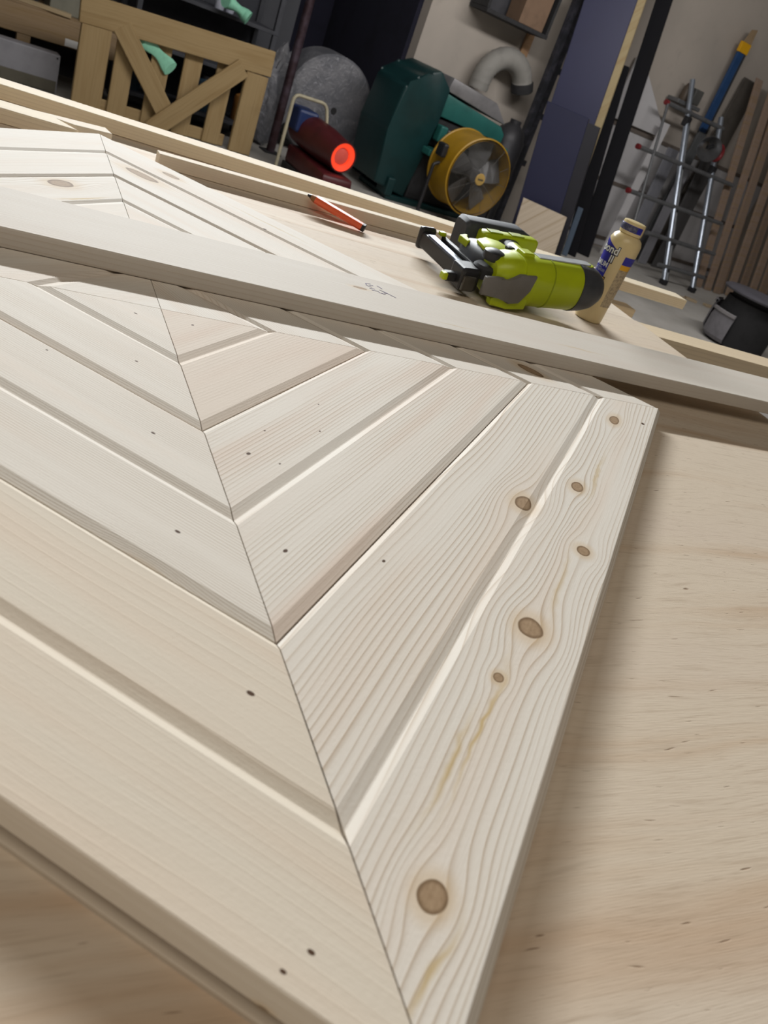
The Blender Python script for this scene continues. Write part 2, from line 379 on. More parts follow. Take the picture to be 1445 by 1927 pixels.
# sector rotation: right-near (0), left-near (-90), far right (90), far left (180)
SECT = {'right': 0.0, 'left': -math.pi / 2, 'far': math.pi / 2, 'back': math.pi}
SPEC = {
 ('right', 0): dict(ring=0.0030, con=0.26, seed=1, base=(0.71, 0.62, 0.53), tint=(0.66, 0.51, 0.41), tintamt=0.6, pits=[(0.001, -0.032, 0.0011)]),
 ('right', 1): dict(ring=0.0031, con=0.79, seed=2, warp=0.004, tint=(0.66, 0.47, 0.36), tintamt=0.55, pits=[(-0.085, -0.110, 0.0011), (-0.138, -0.175, 0.0013), (-0.10, -0.165, 0.0007), (-0.06, -0.19, 0.0007), (-0.02, -0.168, 0.0006), (-0.13, -0.195, 0.0008), (-0.212, -0.246, 0.0014)]),
 ('right', 2): dict(ring=0.0043, con=0.92, seed=3, warp=0.009, wu=3.0, knots=[(-0.003, -0.329, 0.0125, 0.0075), (0.077, -0.360, 0.0105, 0.0055), (-0.028, -0.384, 0.0075, 0.0055), (-0.156, -0.372, 0.0110, 0.0085), (-0.215, -0.367, 0.0042, 0.0032), (-0.357, -0.379, 0.0078, 0.0062), (0.297, -0.364, 0.0150, 0.0055)],
        pits=[(-0.171, -0.293, 0.0011), (0.333, -0.410, 0.0022)], streaks=[(-0.255, -0.368, 0.045, 0.0012, 0.8), (-0.29, -0.362, 0.03, 0.0016, 0.7), (0.12, -0.366, 0.05, 0.0022, 0.55), (-0.385, -0.385, 0.02, 0.0016, 0.7), (-0.09, -0.378, 0.04, 0.0018, 0.4)]),
 ('left', 0): dict(ring=0.0024, con=0.64, seed=4, warp=0.004, pits=[(-0.002, -0.031, 0.0011), (0.054, -0.101, 0.0010)]),
 ('left', 1): dict(ring=0.0022, con=0.70, seed=5, warp=0.005, pits=[(0.124, -0.173, 0.0011), (0.015, -0.148, 0.0008), (0.196, -0.246, 0.0013)], knots=[(0.200, -0.2765, 0.0100, 0.0075)]),
 ('left', 2): dict(ring=0.0070, con=0.14, seed=6, warp=0.016, tintamt=0.42, fine=0.4, base=(0.72, 0.645, 0.54), pits=[(0.288, -0.318, 0.0014), (0.365, -0.403, 0.0010), (0.360, -0.4140, 0.0009)], knots=[(0.360, -0.4140, 0.0036, 0.0017)]),
 ('far', 0): dict(ring=0.0030, con=0.64, seed=7, slope=0.35),
 ('far', 1): dict(ring=0.0030, con=0.38, seed=8),
 ('far', 2): dict(ring=0.0036, con=0.51, seed=9, knots=[(-0.272, -0.308, 0.017, 0.0085), (0.276, -0.373, 0.014, 0.007), (0.278, -0.315, 0.026, 0.010), (0.023, -0.4185, 0.010, 0.004), (-0.005, -0.4185, 0.008, 0.003)], streaks=[(0.12, -0.37, 0.05, 0.002, 0.6)], pits=[(0.11, -0.36, 0.002)]),
 ('back', 0): dict(ring=0.0025, con=0.64, seed=10, slope=0.2),
 ('back', 1): dict(ring=0.0027, con=0.70, seed=11, warp=0.012, knots=[(-0.166, -0.242, 0.017, 0.0105)], streaks=[(-0.155, -0.206, 0.03, 0.0022, 0.9)]),
 ('back', 2): dict(ring=0.0044, con=0.32, seed=12),
}
for sec, ang in SECT.items():
    for ring in range(3):
        sp = SPEC[(sec, ring)]
        mt = wood('pine_%s_%d' % (sec, ring), **sp)
        bm = board_mesh(DR[2 * ring], DR[2 * ring + 1], DR[2 * ring + 2], ring, 'groove' if sec in ('left', 'far') else 'tongue')
        # texture space: board face at z = 0 of the panel, so knots are given on the face
        o = obj('board', bm, mt, panel); o.rotation_euler = (0, 0, ang)

# ------------------------------------------------------------------ loose lumber on the bench
def lumber(name, p0, p1, wdt, thk, z0, mat, label, cat='board', side=1, group=None, ends=(0, 0)):
    """p0-p1: front (camera side) bottom edge; the board lies to the far side of it"""
    p0 = Vector((p0[0], p0[1], 0)); p1 = Vector((p1[0], p1[1], 0)); d = p1 - p0; L = d.length; a = math.atan2(d.y, d.x)
    bm = bmesh.new()
    poly = [(0, 0), (L, 0), (L + ends[1], wdt), (ends[0], wdt)]
    add_prism(bm, poly, (0, 0, thk)); bmesh.ops.bevel(bm, geom=bm.edges[:], offset=0.0011, segments=2, profile=0.5, affect='EDGES')
    bmesh.ops.translate(bm, verts=bm.verts[:], vec=(-L / 2, 0, 0))
    o = obj(name, bm, mat); o.location = (p0 + p1) / 2 + Vector((0, 0, z0)); o.rotation_euler = (0, 0, a)
    return tag(o, label, cat, group)
MAT_LOOSE = wood('loose_board_wood', base=(0.655, 0.605, 0.54), ring=0.0040, con=0.35, seed=40, warp=0.006, rough=0.66, tint=(0.60, 0.50, 0.43), tintamt=0.30,
                 knots=[(-0.645, 0.030, 0.020, 0.0075), (-0.675, 0.058, 0.014, 0.005), (-0.118, 0.083, 0.009, 0.003)], streaks=[(0.18, 0.05, 0.03, 0.0015, 0.5), (-0.02, 0.03, 0.02, 0.001, 0.5)])
# the board across the panel: front bottom edge follows X + Y = 0.0915
pA = Vector((-0.44, 0.5335, 0)); pB = Vector((1.02, -0.940, 0))
loose = lumber('loose_board', (pA.x, pA.y), (pB.x, pB.y), 0.112, 0.0172, 0.0004, MAT_LOOSE, 'long pale planed board laid across the pine panel')
LA = math.atan2(pB.y - pA.y, pB.x - pA.x); LMID = (pA + pB) / 2
def on_loose(x, y):
    r = Matrix.Rotation(-LA, 3, 'Z') @ (Vector((x, y, 0)) - Vector((LMID.x, LMID.y, 0))); return r.x, r.y
# purple ink grade stamp, worn and hardly legible: a few broken strokes
MAT_INK = plain('stamp_ink', (0.17, 0.13, 0.24), 0.8, var=0.3, scale=300)
bm = bmesh.new()
def stroke(bm, pts, wd, z):
    for k in range(len(pts) - 1):
        a = Vector((pts[k][0], pts[k][1], z)); b = Vector((pts[k + 1][0], pts[k + 1][1], z)); d = (b - a).normalized(); nn = Vector((-d.y, d.x, 0)) * wd / 2
        bm.faces.new([bm.verts.new(q) for q in (a - nn, b - nn, b + nn, a + nn)])
sx0, sy0 = on_loose(0.283, -0.083)
for k, s in enumerate([[(-.006, .012), (-.013, .010), (-.014, .003), (-.008, .001)], [(-.010, .006), (-.004, .008)], [(-.013, -.004), (-.006, -.003)], [(-.012, -.009), (-.004, -.008), (-.003, -.013)], [(0.002, .011), (.006, .004)], [(.000, -.002), (.006, -.006)], [(.004, -.004), (.016, -.016)], [(.003, -.009), (.009, -.008)], [(-.002, -.012), (.004, -.013)]]):
    stroke(bm, [(sx0 + q[0], sy0 + q[1]) for q in s], 0.0014, 0.0172 + 0.00015 + k * 0.00001)
obj('ink_stamp', bm, MAT_INK, loose)['label'] = 'worn purple ink stamp'
MAT_BAT = wood('far_batten_wood', base=(0.78, 0.67, 0.50), ring=0.004, con=0.35, seed=50, warp=0.003)
MAT_BAT2 = wood('thin_batten_wood', base=(0.80, 0.70, 0.56), ring=0.003, con=0.30, seed=55, warp=0.003)
lumber('long_batten', (0.195, 0.849), (1.322, -0.412), 0.046, 0.0205, ZT, MAT_BAT, 'long pale batten along the far edge of the bench', 'batten')
lumber('thin_batten', (0.470, 0.355), (0.905, -0.045), 0.021, 0.0185, ZT, MAT_BAT2, 'thin square batten beside the orange pencil', 'batten')
lumber('scrap_batten', (0.180, 0.640), (0.388, 0.428), 0.046, 0.019, ZT, MAT_BAT, 'short batten with an angled cut end left of the panel corner', 'batten', ends=(0, -0.035))
lumber('wood_offcut', (0.407, 0.452), (0.452, 0.424), 0.030, 0.0185, ZT, MAT_BAT2, 'small wood offcut just behind the far panel corner', 'offcut', ends=(-0.06, 0.0))

# ------------------------------------------------------------------ carpenter pencil
MAT_ORANGE = plain('pencil_orange', (0.95, 0.15, 0.05), 0.35, var=0.05)
MAT_BLACK = plain('black_plastic', (0.020, 0.020, 0.023), 0.45, var=0.15, scale=40)
MAT_BLACK_M = plain('black_matt', (0.030, 0.030, 0.033), 0.8, var=0.2, scale=20)
pv0 = Vector((0.661, 0.097, 0)); pv1 = Vector((0.633, 0.1955, 0)); pd = pv1 - pv0; PL = pd.length
pen = thing('carpenter_pencil', 'bright orange carpenter pencil lying against the thin batten', 'pencil', pv0 + Vector((0, 0, ZT)), math.atan2(pd.y, pd.x))
def flat8(x, sy, sz): return [(x, y * sy, 0.0034 + z * sz) for y, z in ((-.0065, -.0014), (-.0045, -.0034), (.0045, -.0034), (.0065, -.0014), (.0065, .0014), (.0045, .0034), (-.0045, .0034), (-.0065, .0014))]
pen.rotation_euler = (0, math.radians(-8.5), math.atan2(pd.y, pd.x)); pen.location.z += 0.0015; pen.scale = (1, 1.55, 1.5)
loft('shaft', [flat8(0.006, 1, 1), flat8(PL - 0.014, 1, 1)], MAT_ORANGE, pen, smooth=False)
loft('end_cap', [flat8(0, .8, .8), flat8(0.001, 1.03, 1), flat8(0.0059, 1.03, 1)], MAT_BLACK, pen, smooth=False)
loft('sharpened_tip', [flat8(PL - 0.0139, 1, 1), flat8(PL - 0.006, .5, .65)], plain('pencil_cedar', (0.38, 0.17, 0.07), 0.7), pen, smooth=False)
loft('lead', [flat8(PL - 0.0059, .42, .55), flat8(PL, .2, .25)], MAT_BLACK, pen, smooth=False)

# ------------------------------------------------------------------ brad nailer
MAT_LIME = plain('lime_plastic', (0.46, 0.56, 0.006), 0.36, var=0.05, scale=20)
MAT_LIME_D = plain('lime_plastic_shaded', (0.30, 0.37, 0.004), 0.45, var=0.05, scale=20)  # darker lime, the shade of seam and slots put into the colour
MAT_SLATE = plain('slate_rubber', (0.052, 0.056, 0.066), 0.55, var=0.12, scale=40)
MAT_GREYP = plain('grey_plastic', (0.175, 0.165, 0.155), 0.5, var=0.06, scale=30)
MAT_STEEL = plain('blued_steel', (0.20, 0.225, 0.30), 0.28, 0.9, var=0.15, scale=40)
MAT_GLOSSLABEL = plain('silver_label', (0.48, 0.50, 0.52), 0.3, var=0.1, scale=60)
ng = thing('nail_gun', 'lime green and black cordless nail gun lying on its side beside the glue bottle', 'nail gun', (0.639, -0.1937, ZT + 0.0070), math.radians(-42.6))
ng.rotation_euler = (math.radians(1.6), math.radians(-5.5), math.radians(-42.6)); ng.scale = (0.92,) * 3
YC, ZC = 0.028, 0.0395
loft('housing', [sq(-0.078, YC, ZC, .027, .027), sq(-0.070, YC, ZC, .034, .034), sq(-0.045, YC, ZC, .0385, .0385), sq(0.02, YC, ZC, .0392, .0392, 2.6), sq(0.092, YC, ZC, .0385, .0385, 2.4), sq(0.0925, YC, ZC, .036, .036, 2.4)], MAT_LIME, ng)
hb = loft('collar', [sq(-0.032, YC, ZC, .039, .0385, 3), sq(-0.031, YC, ZC, .0412, .0395, 3), sq(-0.006, YC, ZC, .0414, .0395, 3), sq(-0.005, YC, ZC, .039, .0385, 3)], MAT_LIME, ng)
box('collar_lug', (-0.018, YC + 0.002, ZC + 0.040), (0.022, 0.026, 0.009), MAT_LIME, hb, bev=.003)
box('clip', (-0.030, YC + 0.030, ZC + 0.036), (0.014, 0.012, 0.006), MAT_BLACK, hb, bev=.002)
loft('seam_ring', [sq(0.026, YC, ZC, .0390, .0390, 2.6), sq(0.0265, YC, ZC, .0399, .0399, 2.6), sq(0.0285, YC, ZC, .0399, .0399, 2.6), sq(0.029, YC, ZC, .0390, .0390, 2.6)], MAT_LIME_D, ng)
loft('end_cap', [sq(0.088, YC, ZC, .0380, .0380, 2.4), sq(0.0885, YC, ZC, .0400, .0400, 2.4), sq(0.112, YC, ZC, .0385, .0385, 2.2), sq(0.130, YC, ZC, .0340, .0340, 2.1), sq(0.143, YC, ZC, .0262, .0262, 2), sq(0.149, YC, ZC, .016, .016, 2), sq(0.151, YC, ZC, .006, .006, 2)], MAT_SLATE, ng)
prism('top_label', [(-.052, -.011), (.050, -.011), (.058, -.006), (.058, .006), (.050, .011), (-.052, .011)], (0, 0, .0035), MAT_GLOSSLABEL, ng, origin=(0.058, YC + .004, ZC + .0365), bev=.0012)
prism('top_label_rim', [(-.058, -.014), (.054, -.014), (.064, -.007), (.064, .007), (.054, .014), (-.058, .014)], (0, 0, .003), MAT_LIME, ng, origin=(0.058, YC + .004, ZC + .0355), bev=.0012)
cov = prism('side_cover', [(-.104, .018), (-.104, .047), (-.078, .049), (-.062, .045), (-.044, .057), (-.012, .059), (-.016, .034), (-.030, .012), (-.050, .009), (-.072, .019)], (0, 0.010, 0), MAT_GREYP, ng, origin=(0, YC - .0435, 0.002), u=(1, 0, 0), v=(0, 0, 1), bev=.0022, smooth=40)
prism('lower_guard', [(-.080, .004), (-.082, .016), (-.050, .030), (-.012, .030), (-.012, .003), (-.050, .0015)], (0, 0.014, 0), MAT_LIME, ng, origin=(0, YC - .0395, 0), u=(1, 0, 0), v=(0, 0, 1), bev=.003, smooth=40)
nose = box('nose', (-0.112, YC + .006, 0.030), (0.034, 0.040, 0.036), MAT_BLACK, ng, bev=.005)
box('depth_window', (-0.116, YC - .0165, 0.026), (0.022, 0.006, 0.024), plain('smoked_window', (0.06, 0.055, 0.045), 0.15), nose, bev=.0015)
box('contact_tip', (-0.138, YC + .008, 0.026), (0.020, 0.016, 0.014), MAT_BLACK, nose, bev=.003)
box('tip_pad', (-0.150, YC + .004, 0.027), (0.009, 0.013, 0.011), MAT_LIME, nose, bev=.002)
lathe('knob', [(.006, 0), (.0165, .001), (.0175, .006), (.0165, .014), (.011, .0165), (.0, .017)], MAT_BLACK, ng, origin=(-.074, YC + .004, ZC + .0215), seg=14, cap=False)
lathe('neck_cover', [(.010, -.02), (.020, -.018), (.021, -.002), (.017, .002), (.0, .002)], MAT_BLACK_M, ng, origin=(-.080, YC + .004, ZC + .012), seg=16, cap=False)
mag = box('magazine', (-0.106, YC + .095, 0.026), (0.018, 0.150, 0.026), MAT_BLACK, ng, bev=.003)
box('slide_rail', (-0.107, YC + .085, 0.0395), (0.013, 0.125, 0.004), MAT_STEEL, mag, bev=.0015)
box('pusher_bar', (-0.082, YC + .085, 0.034), (0.010, 0.130, 0.016), MAT_BLACK, mag, bev=.003)
box('end_stop', (-0.102, YC + .172, 0.027), (0.030, 0.014, 0.038), MAT_BLACK, mag, bev=.005)
box('latch', (-0.086, YC + .150, 0.045), (0.011, 0.012, 0.007), MAT_LIME, mag, bev=.002)
loft('gear_case', [sq(YC + .020, -.050, ZC, .030, .030, 3.2, axis='y'), sq(YC + .045, -.050, ZC - .001, .034, .030, 3.2, axis='y'), sq(YC + .085, -.046, ZC - .002, .032, .028, 3.2, axis='y'), sq(YC + .112, -.044, ZC - .004, .026, .022, 3.2, axis='y')], MAT_SLATE, ng)
prism('gear_trim', [(-.078, .030), (-.046, .026), (-.018, .034), (-.026, .072), (-.048, .082), (-.072, .066)], (0, 0, .007), MAT_LIME, ng, origin=(0.0, YC, ZC + .0255), bev=.0025, smooth=40)
prism('trigger_guard', [(-.078, .080), (-.070, .084), (-.070, .104), (-.060, .112), (-.064, .118), (-.080, .108)], (0, 0, .012), MAT_LIME, ng, origin=(0.0, YC, ZC + .010), bev=.002)
loft('grip', [sq(YC + .030, .020, ZC, .024, .022, 2.6, axis='y'), sq(YC + .070, .026, ZC, .019, .019, 2.4, axis='y'), sq(YC + .110, .032, ZC, .019, .019, 2.4, axis='y'), sq(YC + .140, .040, ZC - .002, .030, .022, 2.8, axis='y')], MAT_SLATE, ng)
gp = loft('grip_shell', [sq(YC + .034, .018, ZC + .004, .020, .020, 2.6, axis='y'), sq(YC + .074, .026, ZC + .005, .015, .018, 2.4, axis='y'), sq(YC + .112, .034, ZC + .004, .016, .018, 2.4, axis='y')], MAT_LIME, ng)
ft = box('foot', (0.045, YC + .148, ZC - .004), (0.118, 0.030, 0.056), MAT_LIME, ng, bev=.007, seg=3, smooth=40)
for xx in (0.012, 0.058): box('foot_slot', (xx, YC + .146, ZC + .0245), (0.026, 0.018, 0.003), MAT_LIME_D, ft, bev=.001)
loft('battery', [sq(-0.034, YC + .186, ZC - .003, .020, .028, 5), sq(-0.028, YC + .186, ZC - .002, .024, .033, 5), sq(0.085, YC + .186, ZC - .003, .024, .032, 5), sq(0.108, YC + .186, ZC - .006, .021, .026, 5), sq(0.112, YC + .186, ZC - .006, .014, .020, 5)], MAT_SLATE, ng, smooth=40)

# ------------------------------------------------------------------ glue bottle
BC = Vector((0.806, -0.270, ZT))
gb = thing('glue_bottle', 'cream wood glue bottle with a blue and yellow label', 'bottle', BC)
MAT_GLUE = NT('cream_bottle'); MAT_GLUE.b.inputs['Subsurface Weight'].default_value = 0.25; MAT_GLUE.b.inputs['Subsurface Radius'].default_value = (.01, .007, .004)
MAT_GLUE = MAT_GLUE.done((0.74, 0.60, 0.33), 0.32)
MAT_BLUE = plain('label_blue', (0.022, 0.020, 0.36), 0.4, var=0.08, scale=60)
MAT_YEL = plain('label_yellow', (0.80, 0.42, 0.01), 0.4, var=0.06, scale=60)
MAT_WHITE = plain('label_white', (0.80, 0.80, 0.80), 0.5, var=0.05)
MAT_LGREY = plain('label_grey_print', (0.34, 0.36, 0.50), 0.5, var=0.05)
MAT_DKB = plain('label_black_print', (0.012, 0.011, 0.028), 0.5, var=0.05)
MAT_BACKLBL = plain('back_label', (0.50, 0.40, 0.25), 0.5, var=0.1, scale=300, dirt=(0.22, 0.17, 0.13))
BPROF = [(.0195, 0), (.0222, .0012), (.0232, .004), (.0236, .03), (.0242, .07), (.0248, .095), (.0254, .108), (.0260, .116), (.0262, .126), (.0256, .1325), (.0232, .1385), (.0190, .1420), (.0172, .1430)]
bt = lathe('body', BPROF + [(.0165, .1440)], MAT_GLUE, gb, seg=48)
def brad(h):
    for (r0, h0), (r1, h1) in zip(BPROF, BPROF[1:]):
        if h0 <= h <= h1: return r0 + (r1 - r0) * (h - h0) / (h1 - h0)
    return .024
cp = lathe('cap', [(.0165, .1441), (.0182, .1448), (.0184, .1495), (.0184, .1600), (.0176, .1632), (.0150, .1640), (.0, .1640)], MAT_GLUE, gb, seg=48, cap=False)
lathe('cap_band', [(.0185, .1492), (.0189, .1494), (.0189, .1588), (.0185, .1590)], MAT_BLUE, cp, seg=48, cap=False, a0=math.radians(140), a1=math.radians(330))
lathe('cap_seal', [(.0190, .1500), (.0192, .1502), (.0192, .1580), (.0190, .1582)], plain('seal_grey', (0.05, 0.05, 0.12), 0.5, dirt=(0.22, 0.22, 0.3), scale=200), cp, seg=32, cap=False, a0=math.radians(178), a1=math.radians(300))
def label_patch(name, th0, th1, z0, z1, mat, off, parent, top=None, right=None):
    """curved sticker; th in degrees round the bottle, top(t)/right(s) trim the outline"""
    bm = bmesh.new(); NX, NZ = 28, 24; g = []
    for j in range(NZ + 1):
        s = j / NZ; row = []
        for i in range(NX + 1):
            t = i / NX; zt = z1 if top is None else top(t); h = z0 + (zt - z0) * s
            th = math.radians(th0 + ((th1 if right is None else right(h)) - th0) * t); r = brad(h) + off
            row.append(bm.verts.new((r * math.cos(th), r * math.sin(th), h)))
        g.append(row)
    for j in range(NZ):
        for i in range(NX): bm.faces.new((g[j][i], g[j][i + 1], g[j + 1][i + 1], g[j + 1][i]))
    return obj(name, bm, mat, parent, True)
fl = label_patch('front_label', 40, 166, .027, .131, MAT_BLUE, .0002, gb, top=lambda t: .131 - .012 * abs(t - .45) ** 1.2 * 2, right=lambda h: 166 - 16 * max(0, (.062 - h) / .035) ** 1.5)
label_patch('label_band', 40, 175, .0625, .0745, MAT_DKB, .0003, fl)
label_patch('label_band', 40, 172, .0640, .0730, MAT_YEL, .0004, fl)
for zz in (.0668, .0698): label_patch('band_text_line', 60, 165, zz - .0006, zz + .0006, MAT_DKB, .0005, fl)
bl = label_patch('back_label', 208, 330, .030, .112, MAT_BACKLBL, .0002, gb)
label_patch('back_label_top', 208, 330, .101, .114, MAT_BLUE, .0003, bl)
label_patch('back_label_stripe', 208, 330, .093, .101, MAT_YEL, .0003, bl)
def bottle_text(txt, size, th_end, zbase, mat, off, name, parent, grow=0.0, sx=1.0):
    cu = bpy.data.curves.new(name, 'FONT'); cu.body = txt; cu.size = size; cu.align_x = 'RIGHT'; cu.offset = grow; cu.fill_mode = 'FRONT'; cu.resolution_u = 3
    tmp = bpy.data.objects.new(name, cu); COL.objects.link(tmp)
    dg = bpy.context.evaluated_depsgraph_get(); me = bpy.data.meshes.new_from_object(tmp.evaluated_get(dg)); bpy.data.objects.remove(tmp)
    bm = bmesh.new(); bm.from_mesh(me); bpy.data.meshes.remove(me)
    bmesh.ops.triangulate(bm, faces=bm.faces[:])
    bmesh.ops.subdivide_edges(bm, edges=[e for e in bm.edges if e.calc_length() > 0.003], cuts=2)
    for v in bm.verts:
        h = zbase + v.co.y; r = brad(h) + off; th = math.radians(th_end) + v.co.x * sx / r
        v.co = (r * math.cos(th), r * math.sin(th), h)
    return obj(name, bm, mat, parent)
bottle_text('Titebond', .0170, 180, .1110, MAT_DKB, .00045, 'brand_outline', fl, grow=.0014, sx=.98)
bottle_text('Titebond', .0170, 180, .1110, MAT_WHITE, .0007, 'brand_lettering', fl, grow=.0004, sx=.98)
bottle_text('II', .0155, 173, .0978, MAT_DKB, .00045, 'numeral_outline', fl, grow=.0015)
bottle_text('II', .0155, 173, .0978, MAT_WHITE, .0007, 'numeral', fl, grow=.0003)
bottle_text('PREMIUM', .0110, 163, .0885, MAT_WHITE, .0006, 'label_lettering', fl, grow=.0003, sx=.85)
bottle_text('Wood Glue', .0090, 162, .0800, MAT_LGREY, .0006, 'label_lettering', fl, grow=.0002, sx=.9)

# ------------------------------------------------------------------ background: left side
STAINED = (0.62, 0.50, 0.30)
def gwood(name, seed, **k):
    d = dict(base=(0.40, 0.290, 0.150), late=(0.20, 0.130, 0.06), ring=0.016, con=0.5, warp=0.03, wu=1.5, wv=5, seed=seed, tint=(0.30, 0.20, 0.09), tintamt=0.6, rough=0.7)
    d.update(k); return wood(name, **d)
MAT_GATE = gwood('gate_wood', 60); MAT_GATE_V = MAT_GATE
def slat(name, cx, cz, wd, ln, ang, y, th, mat, parent):
    """plank in a vertical plane: centre (cx, cz), long side turned by ang from horizontal; local x runs along the grain"""
    bm = bmesh.new(); add_box(bm, (0, 0, 0), (ln, wd, th), bev=0.004, seg=1)
    o = obj(name, bm, mat, parent)
    o.matrix_local = Matrix.Translation((cx, y, cz)) @ Matrix.Rotation(math.pi / 2, 4, 'X') @ Matrix.Rotation(ang, 4, 'Z')
    return o
gt = rthing('cross_braced_gate', 'brown stained slatted gate with a cross brace standing behind the bench', 'gate', 1.66, 5.35)
H = math.radians(90)
slat('top_rail', 0.0, 0.605, 0.165, 1.30, math.radians(2.5), -0.02, 0.035, MAT_GATE, gt)
slat('stile', -0.535, 0.262, 0.185, 0.520, H, -0.015, 0.035, MAT_GATE, gt)
slat('stile', 0.560, 0.272, 0.165, 0.540, H, -0.015, 0.035, MAT_GATE, gt)
slat('bottom_rail', 0.0, 0.045, 0.08, 0.90, 0, 0.040, 0.02, MAT_GATE, gt)
for cx in (-0.33, -0.10, 0.115, 0.345): slat('slat', cx, 0.285, 0.125, 0.56, H, 0.022, 0.022, gwood('gate_slat_%d' % (cx * 1000), 61 + cx), gt)
slat('brace', -0.195, 0.325, 0.125, 0.60, math.radians(-49), -0.030, 0.022, gwood('gate_brace', 70), gt)
slat('brace', 0.165, 0.275, 0.125, 0.78, math.radians(46), -0.056, 0.024, gwood('gate_brace_b', 71), gt)

pal = rthing('timber_shelf', 'low rough timber shelf with a thick brown front plank above a grey box', 'shelf', 0.62, 5.90)
MAT_PAL = gwood('pallet_wood', 75, base=(0.34, 0.245, 0.15), late=(0.17, 0.12, 0.07))
slat('front_plank', 0.0, 0.345, 0.165, 1.50, math.radians(1), -0.10, 0.04, MAT_PAL, pal)
box('deck', (0.0, 0.18, 0.428), (1.50, 0.50, 0.025), MAT_PAL, pal, bev=.003)
box('foot_block', (0.17, -0.09, 0.245), (0.085, 0.05, 0.085), MAT_PAL, pal, bev=.004)
for lx in (-0.70, 0.70): box('post', (lx, 0.18, 0.208), (0.08, 0.40, 0.414), MAT_PAL, pal, bev=.003)
box('paper_tag', (0.48, -0.1235, 0.300), (0.12, 0.003, 0.045), MAT_WHITE, pal)
bb_ = prism('black_bag', [(-.22, 0), (.20, 0), (.14, .10), (-.05, .16), (-.20, .15)], (0, .16, 0), MAT_BLACK_M, None, u=(1, 0, 0), v=(0, 0, 1), bev=.03, smooth=50)
tag(bb_, 'dark bag slumped on the timber shelf', 'bag').location = RP(0.70, 5.95, ZF + 0.4412); bb_.rotation_euler = (0, 0, ANG)
lt = box('pale_lath', (0, 0, .013), (.42, .06, .025), gwood('lath_wood', 77, base=(0.48, 0.38, 0.24)), None, bev=.002); lt.location = RP(0.86, 5.86, ZF + 0.4412); lt.rotation_euler = (0, 0, ANG - .12); tag(lt, 'pale lath lying on the front of the timber shelf', 'lath')
cb = box('olive_carton', (0, 0, .20), (.34, .22, .40), plain('olive_card', (0.24, 0.235, 0.19), 0.8, var=0.1), None, bev=.005); cb.location = RP(1.12, 6.05, ZF + 0.4412); cb.rotation_euler = (0, 0, ANG); tag(cb, 'olive grey carton on the timber shelf beside the gate', 'carton')
gbx = rthing('grey_box', 'light grey flat box standing under the timber shelf', 'box', 0.45, 5.62)
MAT_BOXG = plain('grey_box_paint', (0.30, 0.30, 0.33), 0.6, var=0.1)
box('case', (0.0, 0.02, 0.118), (1.08, 0.12, 0.235), MAT_BOXG, gbx, bev=.008)
box('base_band', (0.0, -0.0425, 0.04), (1.06, 0.006, 0.07), plain('grey_box_band', (0.13, 0.12, 0.09), 0.7), gbx, bev=.002)
lathe('bolt', [(.006, 0), (.006, .005), (.0, .005)], MAT_BLACK, gbx, origin=(.52, -.0405, .215), axis=(0, -1, 0), seg=10, cap=False)

MAT_TEAL = plain('mint_cloth', (0.28, 0.66, 0.47), 0.7, var=0.08, scale=30)
def cloth_roll(name, a, n, z, ln, r, tilt, label):
    bm = bmesh.new(); pts = [(-ln / 2 + ln * i / 8, 0.012 * math.sin(i * 1.3), -0.03 * (i / 8 - .5) ** 2) for i in range(9)]
    add_tube(bm, pts, [r * (0.82 + 0.22 * math.sin(i * 0.9 + 1)) for i in range(9)], 14)
    o = obj(name, bm, MAT_TEAL, None, 40); o.location = RP(a, n, z); o.rotation_euler = (0, tilt, ANG); return tag(o, label, 'cloth', 'mint green cloths')
# dark stores behind the gate
st = rthing('storage_rack', 'dark storage rack of bottles and tins behind the gate', 'rack', 1.95, 5.92)
MAT_RACK = plain('rack_dark', (0.055, 0.058, 0.070), 0.7, var=0.15)
for z in (0.12, 0.46, 0.80): box('rack_shelf', (0, 0, z), (1.02, 0.42, 0.025), MAT_RACK, st, bev=.003)
for xx in (-0.49, 0.49):
    for yy in (-0.19, 0.19): box('rack_post', (xx, yy, 0.72), (0.035, 0.035, 1.44), MAT_RACK, st, bev=.003)
box('back_panel', (0, 0.205, 0.75), (1.02, 0.01, 1.40), plain('rack_back', (0.045, 0.048, 0.060), 0.8), st)
cloth_roll('cloth_roll', 1.525, 5.346, -0.415, 0.24, 0.052, math.radians(30), 'mint green cloth tucked between slat and brace of the gate').scale = (1, 0.22, 1)
cloth_roll('cloth_roll', 2.075, 5.60, -0.010, 0.19, 0.045, math.radians(16), 'mint green cloth roll high above the gate on the rack')
def canister(name, a, n, z, r, h, mat, label, cat='bottle', capm=None):
    t = thing(name, label, cat, RP(a, n, z), ANG, 'cans and bottles on the dark rack')
    lathe('can_body', [(r * .94, 0), (r, .008), (r, h * .72), (r * .9, h * .80), (r * .42, h * .88), (r * .40, h * .90)], mat, t, seg=20)
    lathe('can_cap', [(r * .45, h * .901), (r * .46, h), (.0, h)], capm or MAT_BLACK, t, seg=16, cap=False)
MAT_RED = plain('red_plastic', (0.35, 0.02, 0.02), 0.5); MAT_WB = plain('white_bottle', (0.45, 0.47, 0.55), 0.4); MAT_AMB = plain('amber_tin', (0.30, 0.13, 0.03), 0.5); MAT_NAVYC = plain('teal_tin', (0.03, 0.06, 0.09), 0.5)
